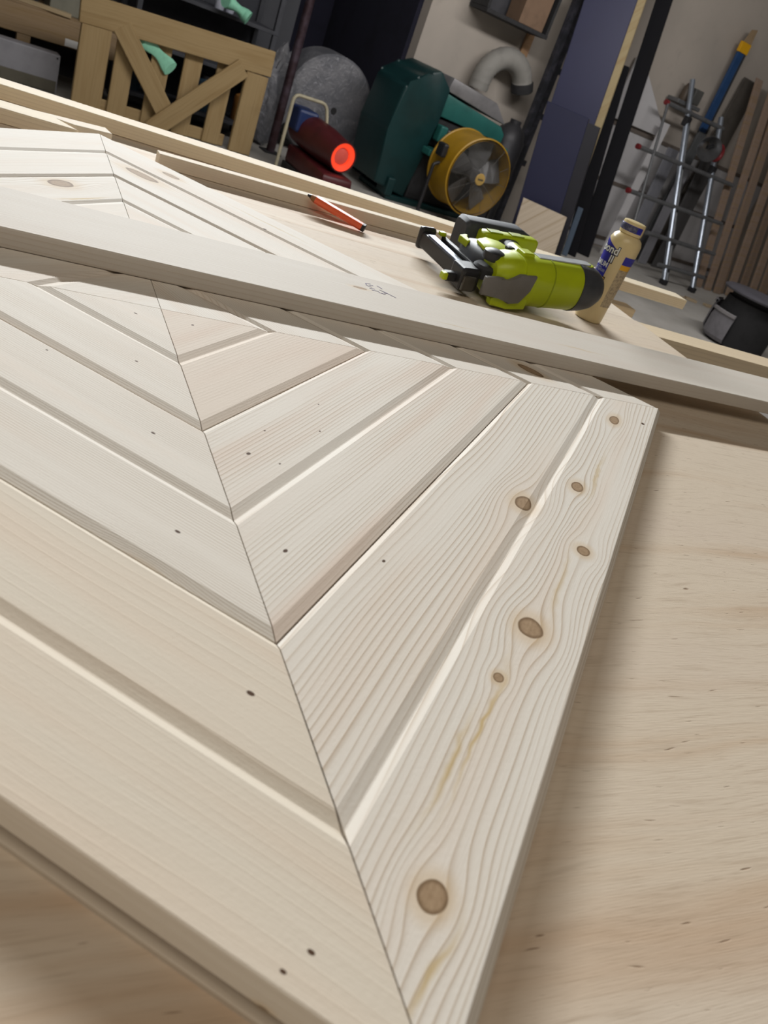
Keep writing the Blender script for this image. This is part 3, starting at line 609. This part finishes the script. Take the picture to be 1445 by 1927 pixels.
for i, (a, z, r, h, m_, lab) in enumerate([(2.035, 0.8125, .034, .19, MAT_WB, 'white bottle with a red cap on the upper rack shelf'), (2.115, 0.8125, .030, .17, MAT_WB, 'slim pale bottle right of the red capped bottle'), (1.63, 0.8125, .055, .20, MAT_NAVYC, 'dark teal can on the upper rack shelf'),
        (1.79, 0.4725, .045, .16, MAT_AMB, 'amber tin seen between the gate slats'), (2.36, 0.1325, .06, .22, MAT_AMB, 'amber can low on the rack beside the gate stile'), (1.52, 0.1325, .07, .26, MAT_NAVYC, 'dark blue can low behind the left gate slat'), (2.05, 0.1325, .08, .24, MAT_NAVYC, 'dark teal tub low behind the gate brace')]):
    canister('storage_can', a, 5.85, ZF + z, r, h, m_, lab, 'can' if m_ not in (MAT_WB,) else 'bottle', MAT_RED if i == 0 else None)

# pipe post, wrapped roll
pp = rthing('iron_post', 'dark rusty iron post in front of the black opening', 'post', 2.625, 5.70)
cyl('shaft', (0, 0, 0.011), (0, 0, 3.4), 0.034, plain('rusty_shiny_iron', (0.050, 0.026, 0.030), 0.35, 0.5, dirt=(0.16, 0.13, 0.17), scale=5), pp)  # paler patches put the post's shiny spots into the colour
box('foot_plate', (0, 0, 0.005), (0.14, 0.14, 0.01), MAT_BLACK_M, pp)
def film():
    T = NT('cloudy_film'); u, v, w, P = T.obj()
    n1 = T.noise(P, 5.0, 5.0, 0.6, 1.5); n2 = T.noise(P, 16.0, 4.0, 0.6, 2.0)
    c = T.mix(T.step(n1, 0.35, 0.7), (0.15, 0.155, 0.175), (0.24, 0.24, 0.26)); c = T.mix(T.mul(T.step(n2, 0.56, 0.74), 0.8), c, (0.36, 0.36, 0.40))
    T.bump(n2, 0.5, 0.02); return T.done(c, 0.35)
MAT_FILM = film()
wr = rthing('wrapped_roll', 'big round roll wrapped in cloudy plastic film behind the heater', 'roll', 3.16, 5.98)
lathe('roll_face', [(.0, -.02), (.05, -.018), (.30, -.012), (.385, 0), (.402, .02), (.405, .10), (.405, .30), (.38, .32), (.0, .32)], MAT_FILM, wr, origin=(0, 0, .407), axis=(0, 1, 0), seg=56, cap=False)
lathe('core_hole', [(.026, 0), (.026, -.004), (.0, -.004)], MAT_BLACK_M, wr, origin=(.035, -.0205, .405), axis=(0, 1, 0), seg=20, cap=False)
fb = rthing('film_bundle', 'crumpled bundle of clear plastic film left of the iron post', 'plastic film', 2.62, 5.88)
bm = bmesh.new(); bmesh.ops.create_icosphere(bm, subdivisions=4, radius=1.0); rnd = random.Random(4)
from mathutils import noise as mn
for v in bm.verts:
    k = 1 + 0.22 * mn.noise(v.co * 2.1) + 0.10 * mn.noise(v.co * 6); v.co = Vector((v.co.x * .15 * k, v.co.y * .10 * k, .36 + v.co.z * .35 * k))
mnz = min(v.co.z for v in bm.verts)
for v in bm.verts: v.co.z -= mnz
obj('film_folds', bm, MAT_FILM, fb, 30)

# torpedo heater
hx = rthing('torpedo_heater', 'dark red torpedo heater with a glowing orange mouth and a cream tube frame', 'heater', 2.66, 4.92)
MAT_HRED = plain('heater_red', (0.085, 0.011, 0.014), 0.42, var=0.2, scale=8)
MAT_CREAM = plain('cream_tube', (0.46, 0.42, 0.30), 0.45)
MAT_HBLUE = plain('heater_blue', (0.015, 0.035, 0.13), 0.45)
p0 = Vector((-0.04, 0.36, 0.315)); p1 = Vector((0.02, -0.29, 0.290)); ax = (p1 - p0).normalized(); Lh = (p1 - p0).length
hbdy = lathe('barrel', [(.0, .0), (.09, .0), (.118, .03), (.122, .10), (.122, Lh * .6), (.108, Lh * .86), (.104, Lh), (.096, Lh), (.094, Lh - .05)], MAT_HRED, hx, origin=p0, axis=ax, seg=36, cap=False)
G = NT('glowing_mouth'); G.b.inputs['Emission Color'].default_value = (1.0, 0.055, 0.012, 1); G.b.inputs['Emission Strength'].default_value = 0.95; MAT_GLOW = G.done((0.30, 0.03, 0.02), 0.5)
G = NT('glowing_plate'); G.b.inputs['Emission Color'].default_value = (1.0, 0.075, 0.05, 1); G.b.inputs['Emission Strength'].default_value = 0.26; MAT_GLOW2 = G.done((0.35, 0.08, 0.06), 0.4)
lathe('glow_ring', [(.095, 0), (.062, -.012), (.058, -.05)], MAT_GLOW, hx, origin=p1 - ax * .006, axis=ax, seg=36, cap=False)
lathe('glow_plate', [(.058, 0), (.03, .012), (.0, .016)], MAT_GLOW2, hx, origin=p1 - ax * .030, axis=ax, seg=30, cap=False)
prism('fuel_tank', [(-.30, .06), (.34, .06), (.38, .10), (.36, .17), (-.30, .19)], (.24, 0, 0), MAT_HRED, hx, origin=(-.13, 0, 0), u=(0, -1, 0), v=(0, 0, 1), bev=.02, smooth=40)
box('control_box', (-0.09, 0.26, 0.37), (0.16, 0.20, 0.16), MAT_HBLUE, hx, bev=.02)
tube('frame_tube', round_path([(-0.27, 0.02, 0.0125), (-0.27, 0.10, 0.02), (-0.255, 0.14, 0.53), (0.015, 0.16, 0.53), (0.04, 0.13, 0.41)], .05), .0125, MAT_CREAM, hx)
for xx in (-0.12, 0.10): box('skid', (xx, 0, 0.03), (0.03, 0.62, 0.06), MAT_BLACK_M, hx, bev=.004)

# ------------------------------------------------------------------ background: machines
pl = rthing('thickness_planer', 'dark green thickness planer behind the yellow drum fan', 'planer', 3.90, 5.37)
MAT_GRN = plain('machine_green', (0.006, 0.038, 0.040), 0.45, var=0.15, scale=4)
MAT_GRN2 = plain('machine_teal', (0.022, 0.14, 0.125), 0.45, var=0.1, scale=6)
MAT_CAST = plain('cast_grey', (0.26, 0.255, 0.265), 0.45, 0.3, var=0.15, scale=6)
prism('side_housing', [(-.60, .10), (-.28, .04), (-.26, .40), (-.20, .62), (-.20, .90), (-.33, 1.00), (-.40, .97), (-.44, .93), (-.52, .91), (-.56, .84), (-.60, .82), (-.63, .50)], (0, .48, 0), MAT_GRN, pl, origin=(0, -.20, 0), u=(1, 0, 0), v=(0, 0, 1), bev=.02, smooth=40)
hd = prism('head', [(-.25, .70), (.50, .66), (.50, .73), (.44, .78), (-.25, .88)], (0, .44, 0), MAT_GRN2, pl, origin=(0, -.14, 0), u=(1, 0, 0), v=(0, 0, 1), bev=.012, smooth=40)
prism('top_hood', [(-.20, .885), (-.18, .985), (.30, .93), (.46, .80)], (0, .42, 0), MAT_CAST, pl, origin=(0, -.16, 0), u=(1, 0, 0), v=(0, 0, 1), bev=.01, smooth=40)
box('throat', (0.12, 0.06, 0.575), (0.72, 0.34, 0.20), MAT_BLACK_M, pl)
cyl('infeed_roller', (-.10, -.20, .585), (.46, -.20, .585), .042, MAT_CAST, pl)
for xx in (-.15, .49): box('roller_bracket', (xx, -.19, .585), (.07, .09, .12), MAT_GRN2, pl, bev=.012)
box('table', (0.13, -.06, .44), (0.80, .50, .05), MAT_GRN2, pl, bev=.008)
box('pedestal', (0.10, .04, .225), (0.70, .40, .38), MAT_BLACK_M, pl, bev=.02)
box('base', (0.02, .02, .02), (0.98, .50, .04), MAT_GRN, pl, bev=.01)
for xx in (-.46, .46): box('foot_bracket', (xx, -.16, .10), (.07, .16, .14), MAT_GRN, pl, bev=.01)
lathe('knob', [(.0, 0), (.012, .001), (.015, .012), (.0, .02)], MAT_YEL, pl, origin=(-.14, -.312, .475), axis=(0, -1, 0), seg=12, cap=False)

fan = rthing('drum_fan', 'yellow drum fan with a dark wire front standing on the floor', 'fan', 3.92, 4.72)
MAT_FYEL = plain('fan_yellow', (0.42, 0.235, 0.010), 0.42, var=0.12, scale=5)
MAT_WIRE = plain('fan_wire', (0.10, 0.095, 0.085), 0.5); MAT_BLADE = plain('fan_blade', (0.13, 0.13, 0.135), 0.4, 0.3, var=0.15); MAT_GOLD = plain('fan_badge', (0.52, 0.34, 0.10), 0.45)
FR, FZ = 0.288, 0.415
lathe('drum', [(FR, 0), (FR + .010, .006), (FR + .010, .018), (FR, .024), (FR - .004, .15), (FR, .285), (FR + .008, .29), (FR + .008, .30), (FR - .012, .30), (FR - .014, .15), (FR - .012, .0)], MAT_FYEL, fan, origin=(0, 0, FZ), axis=(0, 1, 0), seg=56, cap=False)
bm = bmesh.new()
for k in range(1, 27):
    r = FR * k / 27; add_tube(bm, arc((0, -.004 - .02 * (1 - (k / 27) ** 2), FZ), r, 0, 2 * math.pi, 40, (1, 0, 0), (0, 0, 1)), .0011, 4)
for k in range(12):
    t = k * math.pi / 6; add_tube(bm, [(r * math.cos(t), -.002 - .02 * (1 - (r / FR) ** 2), FZ + r * math.sin(t)) for r in (0.04, .12, .2, .27, FR - .004)], .0016, 4)
obj('front_guard', bm, MAT_WIRE, fan, 40)
hub = lathe('hub', [(.0, 0), (.05, .0), (.055, .03), (.05, .09)], MAT_BLADE, fan, origin=(0, .05, FZ), axis=(0, 1, 0), seg=24, cap=False)
for k in range(5):
    t = k * 2 * math.pi / 5 + 0.35; e = Vector((math.cos(t), 0, math.sin(t))); f = Vector((-math.sin(t), 0, math.cos(t)))
    rows = []
    for r, wd, tw in ((.05, .040, .6), (.11, .075, .5), (.18, .09, .4), (.255, .09, .32)):
        c = Vector((0, .10, FZ)) + e * r; s = f * math.cos(tw) + Vector((0, 1, 0)) * math.sin(tw)
        nn = e.cross(s).normalized() * .0015
        rows.append([c - s * wd + nn, c + s * wd + nn, c + s * wd - nn, c - s * wd - nn])
    loft('blade', rows, MAT_BLADE, fan, smooth=False)
bd = lathe('badge', [(.0, -.002), (.042, -.001), (.046, .004), (.044, .008)], MAT_GOLD, fan, origin=(0, -.028, FZ), axis=(0, 1, 0), seg=24, cap=False)
bar = box('badge_print', (0, -.031, FZ), (.05, .002, .012), plain('badge_ink', (0.10, 0.08, 0.05), 0.5), bd)
lathe('motor', [(.0, 0), (.07, 0), (.075, .02), (.07, .10), (.0, .10)], MAT_BLACK_M, fan, origin=(0, .145, FZ), axis=(0, 1, 0), seg=24, cap=False)
tube('stand', round_path([(-.335, -.02, .015), (-.345, .14, .015), (-.345, .15, .40), (-.30, .15, .42)], .05), .014, MAT_BLACK, fan)
tube('stand', round_path([(.335, -.02, .015), (.345, .14, .015), (.345, .15, .40), (.30, .15, .42)], .05), .014, MAT_BLACK, fan)
tube('stand_bar', [(-.335, -.02, .015), (.335, -.02, .015)], .012, MAT_BLACK, fan)
box('side_handle', (-.315, .15, FZ + .10), (.05, .10, .10), MAT_BLACK, fan, bev=.015)

# duct hose, barrel and rack parts on the wall behind the planer
dh = thing('duct_hose', 'fat grey flexible duct bending over behind the planer', 'duct', RP(4.42, 5.60, ZF), ANG)
hp = [(-.20, -.02, .965), (-.20, -.02, 1.02)] + arc((0.02, -.02, 1.04), .22, math.radians(180), math.radians(20), 14, (1, 0, 0), (0, 0, 1))
bm = bmesh.new(); full = []
hp = [Vector(h) for h in hp]
for i in range(len(hp) - 1):
    nseg = max(2, int((hp[i + 1] - hp[i]).length / .02))
    for k in range(nseg): full.append(hp[i].lerp(hp[i + 1], k / nseg))
add_tube(bm, full, [.083 + .005 * (i % 2) for i in range(len(full))], 18); obj('hose_skin', bm, plain('grey_hose', (0.29, 0.28, 0.26), 0.75, var=0.1), dh, 60)
lathe('hose_collar', [(.092, 0), (.096, .004), (.096, .07), (.092, .075)], MAT_BLACK_M, dh, origin=(hp[-1] + Vector((-0.005, 0, 0.02))), axis=(hp[-1] - hp[-2]), seg=24)
drum = rthing('dust_drum', 'dark steel dust drum half hidden behind the planer', 'drum', 4.58, 5.38)
lathe('drum_body', [(.13, 0), (.14, .01), (.14, .50), (.145, .51), (.14, .52), (.14, .70), (.11, .78), (.05, .83), (.05, .86)], plain('drum_dark', (0.055, 0.055, 0.062), 0.5, 0.3), drum, seg=32)
rk = rthing('lumber_rack_upright', 'black slotted steel upright with hooks leaning against the plaster wall', 'upright', 4.86, 5.50)
MAT_RAIL = plain('rack_black', (0.040, 0.042, 0.052), 0.5, 0.2, dirt=(0.10, 0.10, 0.13), scale=12)
for yy, xx in ((-.05, -0.04), (.0, .06)): 
    bm = bmesh.new(); add_prism(bm, [(-.028, 0), (.028, 0), (-.045, 2.6), (-.101, 2.6)], (0, .05, 0), (xx, yy, 0), (1, 0, 0), (0, 0, 1)); obj('steel_channel', bm, MAT_RAIL, rk)
for zz in (.55, .95, 1.32, 1.66): box('hook', (.105 - .028 * zz, .02, zz), (.06, .03, .05), MAT_RAIL, rk, bev=.006)
tag(prism('hanging_board', [(-.075, 0), (.005, 0), (.0, 1.6), (-.085, 1.6)], (0, .02, 0), gwood('reddish_board', 80, base=(0.36, 0.22, 0.13), late=(0.22, 0.12, 0.07)), None, u=(1, 0, 0), v=(0, 0, 1), bev=.002), 'narrow reddish board on the wall left of the black upright', 'board').location = RP(4.66, 5.685, ZF + 1.16)
bpy.data.objects['hanging_board'].rotation_euler = (0, 0, ANG)
ws = rthing('wall_shelf', 'dark wall shelf above the bent duct', 'shelf', 4.28, 5.60, z=ZF + 1.50)
box('shelf_board', (0, -.02, 0.36), (.66, .26, .03), MAT_BLACK_M, ws, bev=.003); box('shelf_board', (0, -.02, 0), (.66, .26, .03), MAT_BLACK_M, ws, bev=.003); box('shelf_back', (0, .11, .17), (.66, .012, .34), plain('shelf_back_dark', (0.07, 0.07, 0.08), 0.8), ws)
for xx in (-.32, .32): box('bracket', (xx, -.02, .18), (.025, .24, .33), MAT_BLACK_M, ws, bev=.003)
tag(box('cardboard_box', (0, 0, .13), (.26, .2, .26), plain('brown_card', (0.22, 0.14, 0.09), 0.8), None, bev=.004), 'brown cardboard box on the dark wall shelf', 'box').location = RP(4.42, 5.57, ZF + 1.516)
bpy.data.objects['cardboard_box'].rotation_euler = (0, 0, ANG)

# ------------------------------------------------------------------ navy and black slabs
MAT_NAVY = plain('navy_paint', (0.021, 0.023, 0.074), 0.42, var=0.05, scale=3)
MAT_NAVY2 = plain('navy_paint_dark', (0.018, 0.020, 0.058), 0.45, var=0.06, scale=3)
MAT_CREAMW = gwood('raw_edge_wood', 85, base=(0.42, 0.34, 0.20), late=(0.28, 0.20, 0.10), ring=.008)
MAT_BLK = plain('black_board', (0.007, 0.007, 0.010), 0.8, var=0.1, spec=0.25)
def leaner(name, Xb, y0, y1, h, th, lx, ly, mat, label, cat='board', group=None):
    """slab whose face looks towards -X, foot at Xb, leaning towards the wall (top shifted by lx, ly per metre)"""
    t = thing(name, label, cat, (Xb, (y0 + y1) / 2, ZF + 0.0005), 0, group); hw = (y1 - y0) / 2; z0 = th * lx
    bm = bmesh.new()
    lo = [(0, -hw, z0), (0, hw, z0), (th, hw, 0), (th, -hw, 0)]; hi = [(p[0] + lx * h, p[1] + ly * h, p[2] + h) for p in lo]
    a = [bm.verts.new(p) for p in lo]; b = [bm.verts.new(p) for p in hi]
    bm.faces.new(a); bm.faces.new(b[::-1])
    for i in range(4): j = (i + 1) % 4; bm.faces.new((a[i], b[i], b[j], a[j]))
    bmesh.ops.bevel(bm, geom=bm.edges[:], offset=.003, segments=1, affect='EDGES'); obj('slab', bm, mat, t); return t
t = leaner('door_slab', 6.78, 0.675, 1.085, 2.7, .045, .10, .125, MAT_NAVY, 'tall navy blue door slab leaning beside the plaster wall', 'door slab')
bm = bmesh.new(); hw = .205
q = [(0.008, -hw - .062, .01), (0.008, -hw - .001, .01), (.045, -hw - .001, .01), (.045, -hw - .062, .01)]; hh = 2.69
va = [bm.verts.new(p) for p in q]; vb = [bm.verts.new((p[0] + .10 * hh, p[1] + .125 * hh, p[2] + hh)) for p in q]
bm.faces.new(va); bm.faces.new(vb[::-1])
for i in range(4): j = (i + 1) % 4; bm.faces.new((va[i], vb[i], vb[j], va[j]))
obj('raw_edge', bm, MAT_CREAMW, t)
nb = leaner('navy_board', 6.60, 0.665, 1.035, 1.085, .06, .055, .155, MAT_NAVY2, 'short navy board standing in front of the tall navy slab', 'board')
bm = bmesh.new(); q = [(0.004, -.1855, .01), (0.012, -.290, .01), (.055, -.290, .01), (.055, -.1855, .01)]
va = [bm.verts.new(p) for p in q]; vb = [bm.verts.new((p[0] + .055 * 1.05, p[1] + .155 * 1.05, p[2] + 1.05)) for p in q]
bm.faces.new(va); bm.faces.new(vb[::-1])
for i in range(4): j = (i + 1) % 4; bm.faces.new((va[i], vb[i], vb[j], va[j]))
obj('shaded_return', bm, plain('navy_shaded', (0.008, 0.008, 0.016), 0.5), nb)  # side turned from the light, its shade put into the near-black colour
leaner('pale_offcut', 6.45, 0.585, 0.985, .37, .018, .12, .14, gwood('pale_offcut_wood', 88, base=(0.62, 0.53, 0.42), late=(0.50, 0.41, 0.31), ring=.030, con=0.25), 'pale plywood offcut at the foot of the navy slabs', 'offcut')
leaner('black_board', 7.28, 0.520, 0.640, 1.55, .04, .05, .19, MAT_BLK, 'short black board right of the navy slabs', 'board')
leaner('black_board', 7.62, 0.440, 0.580, 2.75, .04, .05, .155, MAT_BLK, 'tall black board leaning furthest right of the slabs', 'board')
leaner('bluish_strip', 7.12, 0.575, 0.625, .42, .02, .05, .12, plain('blue_grey', (0.10, 0.14, 0.20), 0.5), 'small blue grey strip between navy and black boards', 'strip')

# ------------------------------------------------------------------ ladder and right-hand wall
ld = rthing('folding_ladder', 'aluminium folding ladder with red end caps leaning on the wall', 'ladder', 6.80, 4.72)
MAT_ALU = plain('aluminium', (0.42, 0.47, 0.55), 0.32, 0.75, var=0.12, scale=10)
MAT_ALUD = plain('dull_aluminium', (0.20, 0.205, 0.215), 0.5, 0.5, var=0.15, scale=10)
MAT_CAPR = plain('red_cap', (0.22, 0.02, 0.025), 0.5)
def lp(a, z, dn=0.0): return (a - 6.80, (z - ZF) * 0.505 + dn, z - ZF)
def rail(a0, z0, a1, z1, r, mat, dn=0.0): return tube('rail', [lp(a0, z0, dn), lp(a1, z1, dn)], r, mat, ld, 10)
rail(6.58, ZF + .02, 6.57, .84, .026, MAT_ALU); rail(7.05, ZF + .02, 7.10, .66, .026, MAT_ALU)
rail(6.68, ZF + .02, 6.66, .60, .020, MAT_ALUD, .05); rail(7.14, ZF + .02, 7.18, .62, .018, MAT_ALUD, .05)
rail(5.90, ZF + .02, 6.24, .58, .014, MAT_ALUD, -.02)
for (a0, a1, z) in ((6.24, 7.14, .575), (5.93, 7.45, .150), (5.88, 7.36, -.210), (6.20, 7.32, -.490), (6.45, 7.2, -.72)):
    rg = tube('rung', [lp(a0, z, -.012), lp(a1, z, -.012)], .020, MAT_ALUD, ld, 8)
    if z > -.4: tube('end_cap', [lp(a0 - .03, z, -.012), lp(a0 + .005, z, -.012)], .025, MAT_CAPR, rg, 8)
for a in (6.58, 7.05): box('rubber_foot', lp(a, ZF + .0255), (.06, .07, .05), MAT_BLACK, ld, bev=.008)
box('hinge', lp(6.57, .50), (.07, .06, .09), MAT_BLACK, ld, bev=.012); box('hinge', lp(7.08, .20), (.07, .06, .09), MAT_BLACK, ld, bev=.012)
tag(prism('white_strut', [(-.05, 0), (.05, 0), (.22, 1.30), (.12, 1.30)], (0, .02, 0), MAT_WAINSCOT, None, u=(1, 0, 0), v=(0, .14, 1), bev=.002), 'white painted strip leaning on the wall behind the ladder', 'strip').location = RP(6.30, 5.36, ZF + .002)
bpy.data.objects['white_strut'].rotation_euler = (0, 0, ANG)
for i, (a, h, w_) in enumerate(((6.72, 1.12, .16), (7.02, 1.00, .13), (7.30, 1.25, .22))):
    o = prism('grey_board', [(-w_ / 2, 0), (w_ / 2, 0), (w_ / 2, h), (-w_ / 2, h)], (0, .018, 0), plain('grey_board_%d' % i, ((0.24, 0.245, 0.28), (0.27, 0.27, 0.30), (0.08, 0.078, 0.08))[i], 0.7), None, u=(1, 0, 0), v=(0, .06, 1), bev=.002)
    o.location = RP(a, 5.46, ZF + .002); o.rotation_euler = (0, 0, ANG)
    tag(o, ('grey board behind the left ladder rail', 'lighter grey board between the ladder rails', 'dark board behind the right ladder rail')[i], 'board')
wh = thing('white_sheet', 'white sheet with a slanted top on the wall beside the black board', 'sheet', RP(6.20, 5.665, ZF + 1.17), ANG)
prism('sheet_face', [(-.35, 0), (.35, 0), (.35, .10), (-.25, .52), (-.35, .52)], (0, .018, 0), MAT_WAINSCOT, wh, u=(1, 0, 0), v=(0, 0, 1))
# clamp lamp hung on the ladder
cl = thing('clamp_lamp', 'round metal clamp lamp with a red grip hanging on the ladder', 'lamp', RP(6.76, 5.16, 0.36), ANG)
lathe('reflector', [(.115, 0), (.118, .004), (.085, .075), (.045, .12), (.035, .16)], plain('spun_metal', (0.30, 0.30, 0.31), 0.3, 0.8), cl, axis=(.55, .8, .15), seg=32, cap=False)
tube('red_grip', arc((0.16, 0.02, 0.0), .065, math.radians(-100), math.radians(110), 12, (1, 0, 0), (0, 0, 1)), .022, MAT_CAPR, cl, 10)
tube('lamp_stem', [(.04, .07, .01), (.16, .05, .06)], .018, MAT_BLACK, cl, 10)
sw = thing('garden_sprayer', 'brown sprayer head perched behind the ladder top', 'sprayer', RP(6.60, 5.61, 0.655), ANG)
lathe('tank', [(.05, 0), (.055, .02), (.05, .11), (.03, .15), (.0, .16)], plain('brown_plastic', (0.10, 0.075, 0.055), 0.5), sw, seg=20, cap=False)
box('base_plate', (0.03, 0, -.02), (.34, .16, .035), MAT_ALUD, sw, bev=.006)
box('clear_block', (0.12, 0, .07), (.12, .1, .13), plain('grey_case', (0.10, 0.10, 0.095), 0.5), sw, bev=.008)

lv = thing('spirit_level', 'blue spirit level with a yellow end leaning high on the wall', 'spirit level', RP(7.07, 5.60, ZF), ANG)
prism('level_body', [(-.045, 1.36), (.045, 1.36), (.015, 2.10), (-.075, 2.10)], (0, .03, 0), plain('level_blue', (0.025, 0.075, 0.20), 0.4), lv, u=(1, 0, 0), v=(0, 0, 1), bev=.004)
prism('level_edge', [(.046, 1.36), (.075, 1.36), (.045, 2.10), (.016, 2.10)], (0, .03, 0), plain('level_dark', (0.03, 0.035, 0.045), 0.5), lv, u=(1, 0, 0), v=(0, 0, 1), bev=.003)
prism('level_end', [(-.085, 2.101), (.055, 2.101), (.050, 2.19), (-.090, 2.19)], (0, .035, 0), MAT_YEL, lv, origin=(0, -.003, 0), u=(1, 0, 0), v=(0, 0, 1), bev=.004)
prism('level_tail', [(-.045, 0), (.075, 0), (.075, 1.359), (-.045, 1.359)], (0, .03, 0), plain('level_grey', (0.10, 0.105, 0.11), 0.5), lv, u=(1, 0, 0), v=(0, 0, 1), bev=.004)
pt = prism('card_scrap', [(-.06, 0), (.06, 0), (.05, .13), (-.03, .11)], (0, .004, 0), plain('tan_card', (0.34, 0.24, 0.14), 0.8), None, u=(1, 0, 0), v=(0, 0, 1)); pt.location = RP(7.05, 5.60, ZF + 2.1905); pt.rotation_euler = (0, 0, ANG); tag(pt, 'torn tan card stuck on top of the spirit level', 'card')
dk = prism('dark_sheet', [(-.16, 0), (.16, 0), (.24, 1.95), (-.02, 1.95)], (0, .02, 0), plain('dark_sheet_grey', (0.085, 0.075, 0.065), 0.7), None, u=(1, 0, 0), v=(0, .04, 1), bev=.003); dk.location = RP(7.36, 5.585, ZF + .002); dk.rotation_euler = (0, 0, ANG); tag(dk, 'dark brown sheet leaning between the level and the planks', 'sheet')
rnd = random.Random(11)
ORD = ('first', 'second', 'third', 'fourth', 'fifth', 'sixth', 'seventh', 'eighth', 'ninth', 'tenth', 'eleventh', 'twelfth')
for i in range(12):
    a = 7.56 + i * 0.135; h = 1.75 + 0.5 * rnd.random(); w_ = rnd.uniform(.038, .062); sk = rnd.uniform(-.05, -.01) - (.07 if i in (0, 3) else 0)
    kf = 0.65 + 0.6 * rnd.random(); bc = tuple(c * kf for c in (0.34, 0.250, 0.195))
    o = prism('leaning_plank', [(-w_, 0), (w_, 0), (w_ + sk * h, h), (-w_ + sk * h, h)], (0, .026, 0), gwood('plank_%d' % i, 90 + i, base=bc, late=(0.15, 0.10, 0.07)), None, u=(1, 0, 0), v=(0, .24, 1), bev=.003)
    o.location = RP(a, 5.05 - .034 * (i % 3), ZF + .002); o.rotation_euler = (0, 0, ANG); tag(o, 'brown plank leaning on the right wall, %s counted from the ladder' % ORD[i], 'plank', 'planks leaning on the right')

# ------------------------------------------------------------------ tool bucket at the right edge
bk = rthing('tool_bucket', 'dark bucket bag with grey pockets and a round black lid at the right edge', 'tool bag', 5.80, 3.20)
MAT_BAG = plain('bag_black', (0.016, 0.016, 0.018), 0.85, var=0.2, scale=12, bump=0.3); MAT_PAD = plain('bag_grey', (0.20, 0.195, 0.215), 0.85, var=0.12, scale=20, bump=0.3)
lathe('bag_body', [(.22, 0), (.245, .02), (.25, .22), (.23, .30), (.225, .36)], MAT_BAG, bk, seg=36)
lathe('lid', [(.25, .400), (.285, .405), (.29, .418), (.27, .432), (.15, .442), (.0, .445)], plain('lid_slate', (0.085, 0.083, 0.100), 0.6, var=0.1), bk, seg=40, cap=False)
lathe('lid_neck', [(.20, .361), (.205, .399)], MAT_BAG, bk, seg=30)
for k, (t0, w_, z0, h_) in enumerate(((205, 52, .04, .24), (262, 50, .02, .22), (150, 46, .03, .20))):
    lathe('pocket', [(.262, z0), (.285, z0 + .03), (.288, z0 + h_ * .7), (.275, z0 + h_), (.262, z0 + h_)], MAT_PAD, bk, seg=12, cap=False, a0=math.radians(t0 - w_ / 2), a1=math.radians(t0 + w_ / 2))
    lathe('pocket_rim', [(.276, z0 + h_ - .02), (.293, z0 + h_ - .012), (.293, z0 + h_ + .008), (.276, z0 + h_ + .012)], plain('rim_grey_%d' % k, (0.26, 0.25, 0.26), 0.8), bk, seg=12, cap=False, a0=math.radians(t0 - w_ / 2), a1=math.radians(t0 + w_ / 2))

# wood scraps on the floor under the ladder
rnd = random.Random(7)
for i in range(6):
    a = 6.2 + .22 * i + rnd.uniform(-.05, .05); n = 4.42 + rnd.uniform(-.08, .08) - (.16 if i in (3, 4) else 0)
    o = box('floor_scrap', (0, 0, .011), (rnd.uniform(.08, .17), rnd.uniform(.04, .07), .022), gwood('scrap_%d' % i, 110 + i, base=(0.40, 0.32, 0.22)), None, bev=.002)
    o.location = RP(a, n, ZF + .0005); o.rotation_euler = (0, 0, ANG + rnd.uniform(-.7, .7)); tag(o, 'small wood scrap on the floor by the ladder feet, %s from the left' % ORD[i], 'scrap', 'wood scraps on the floor')
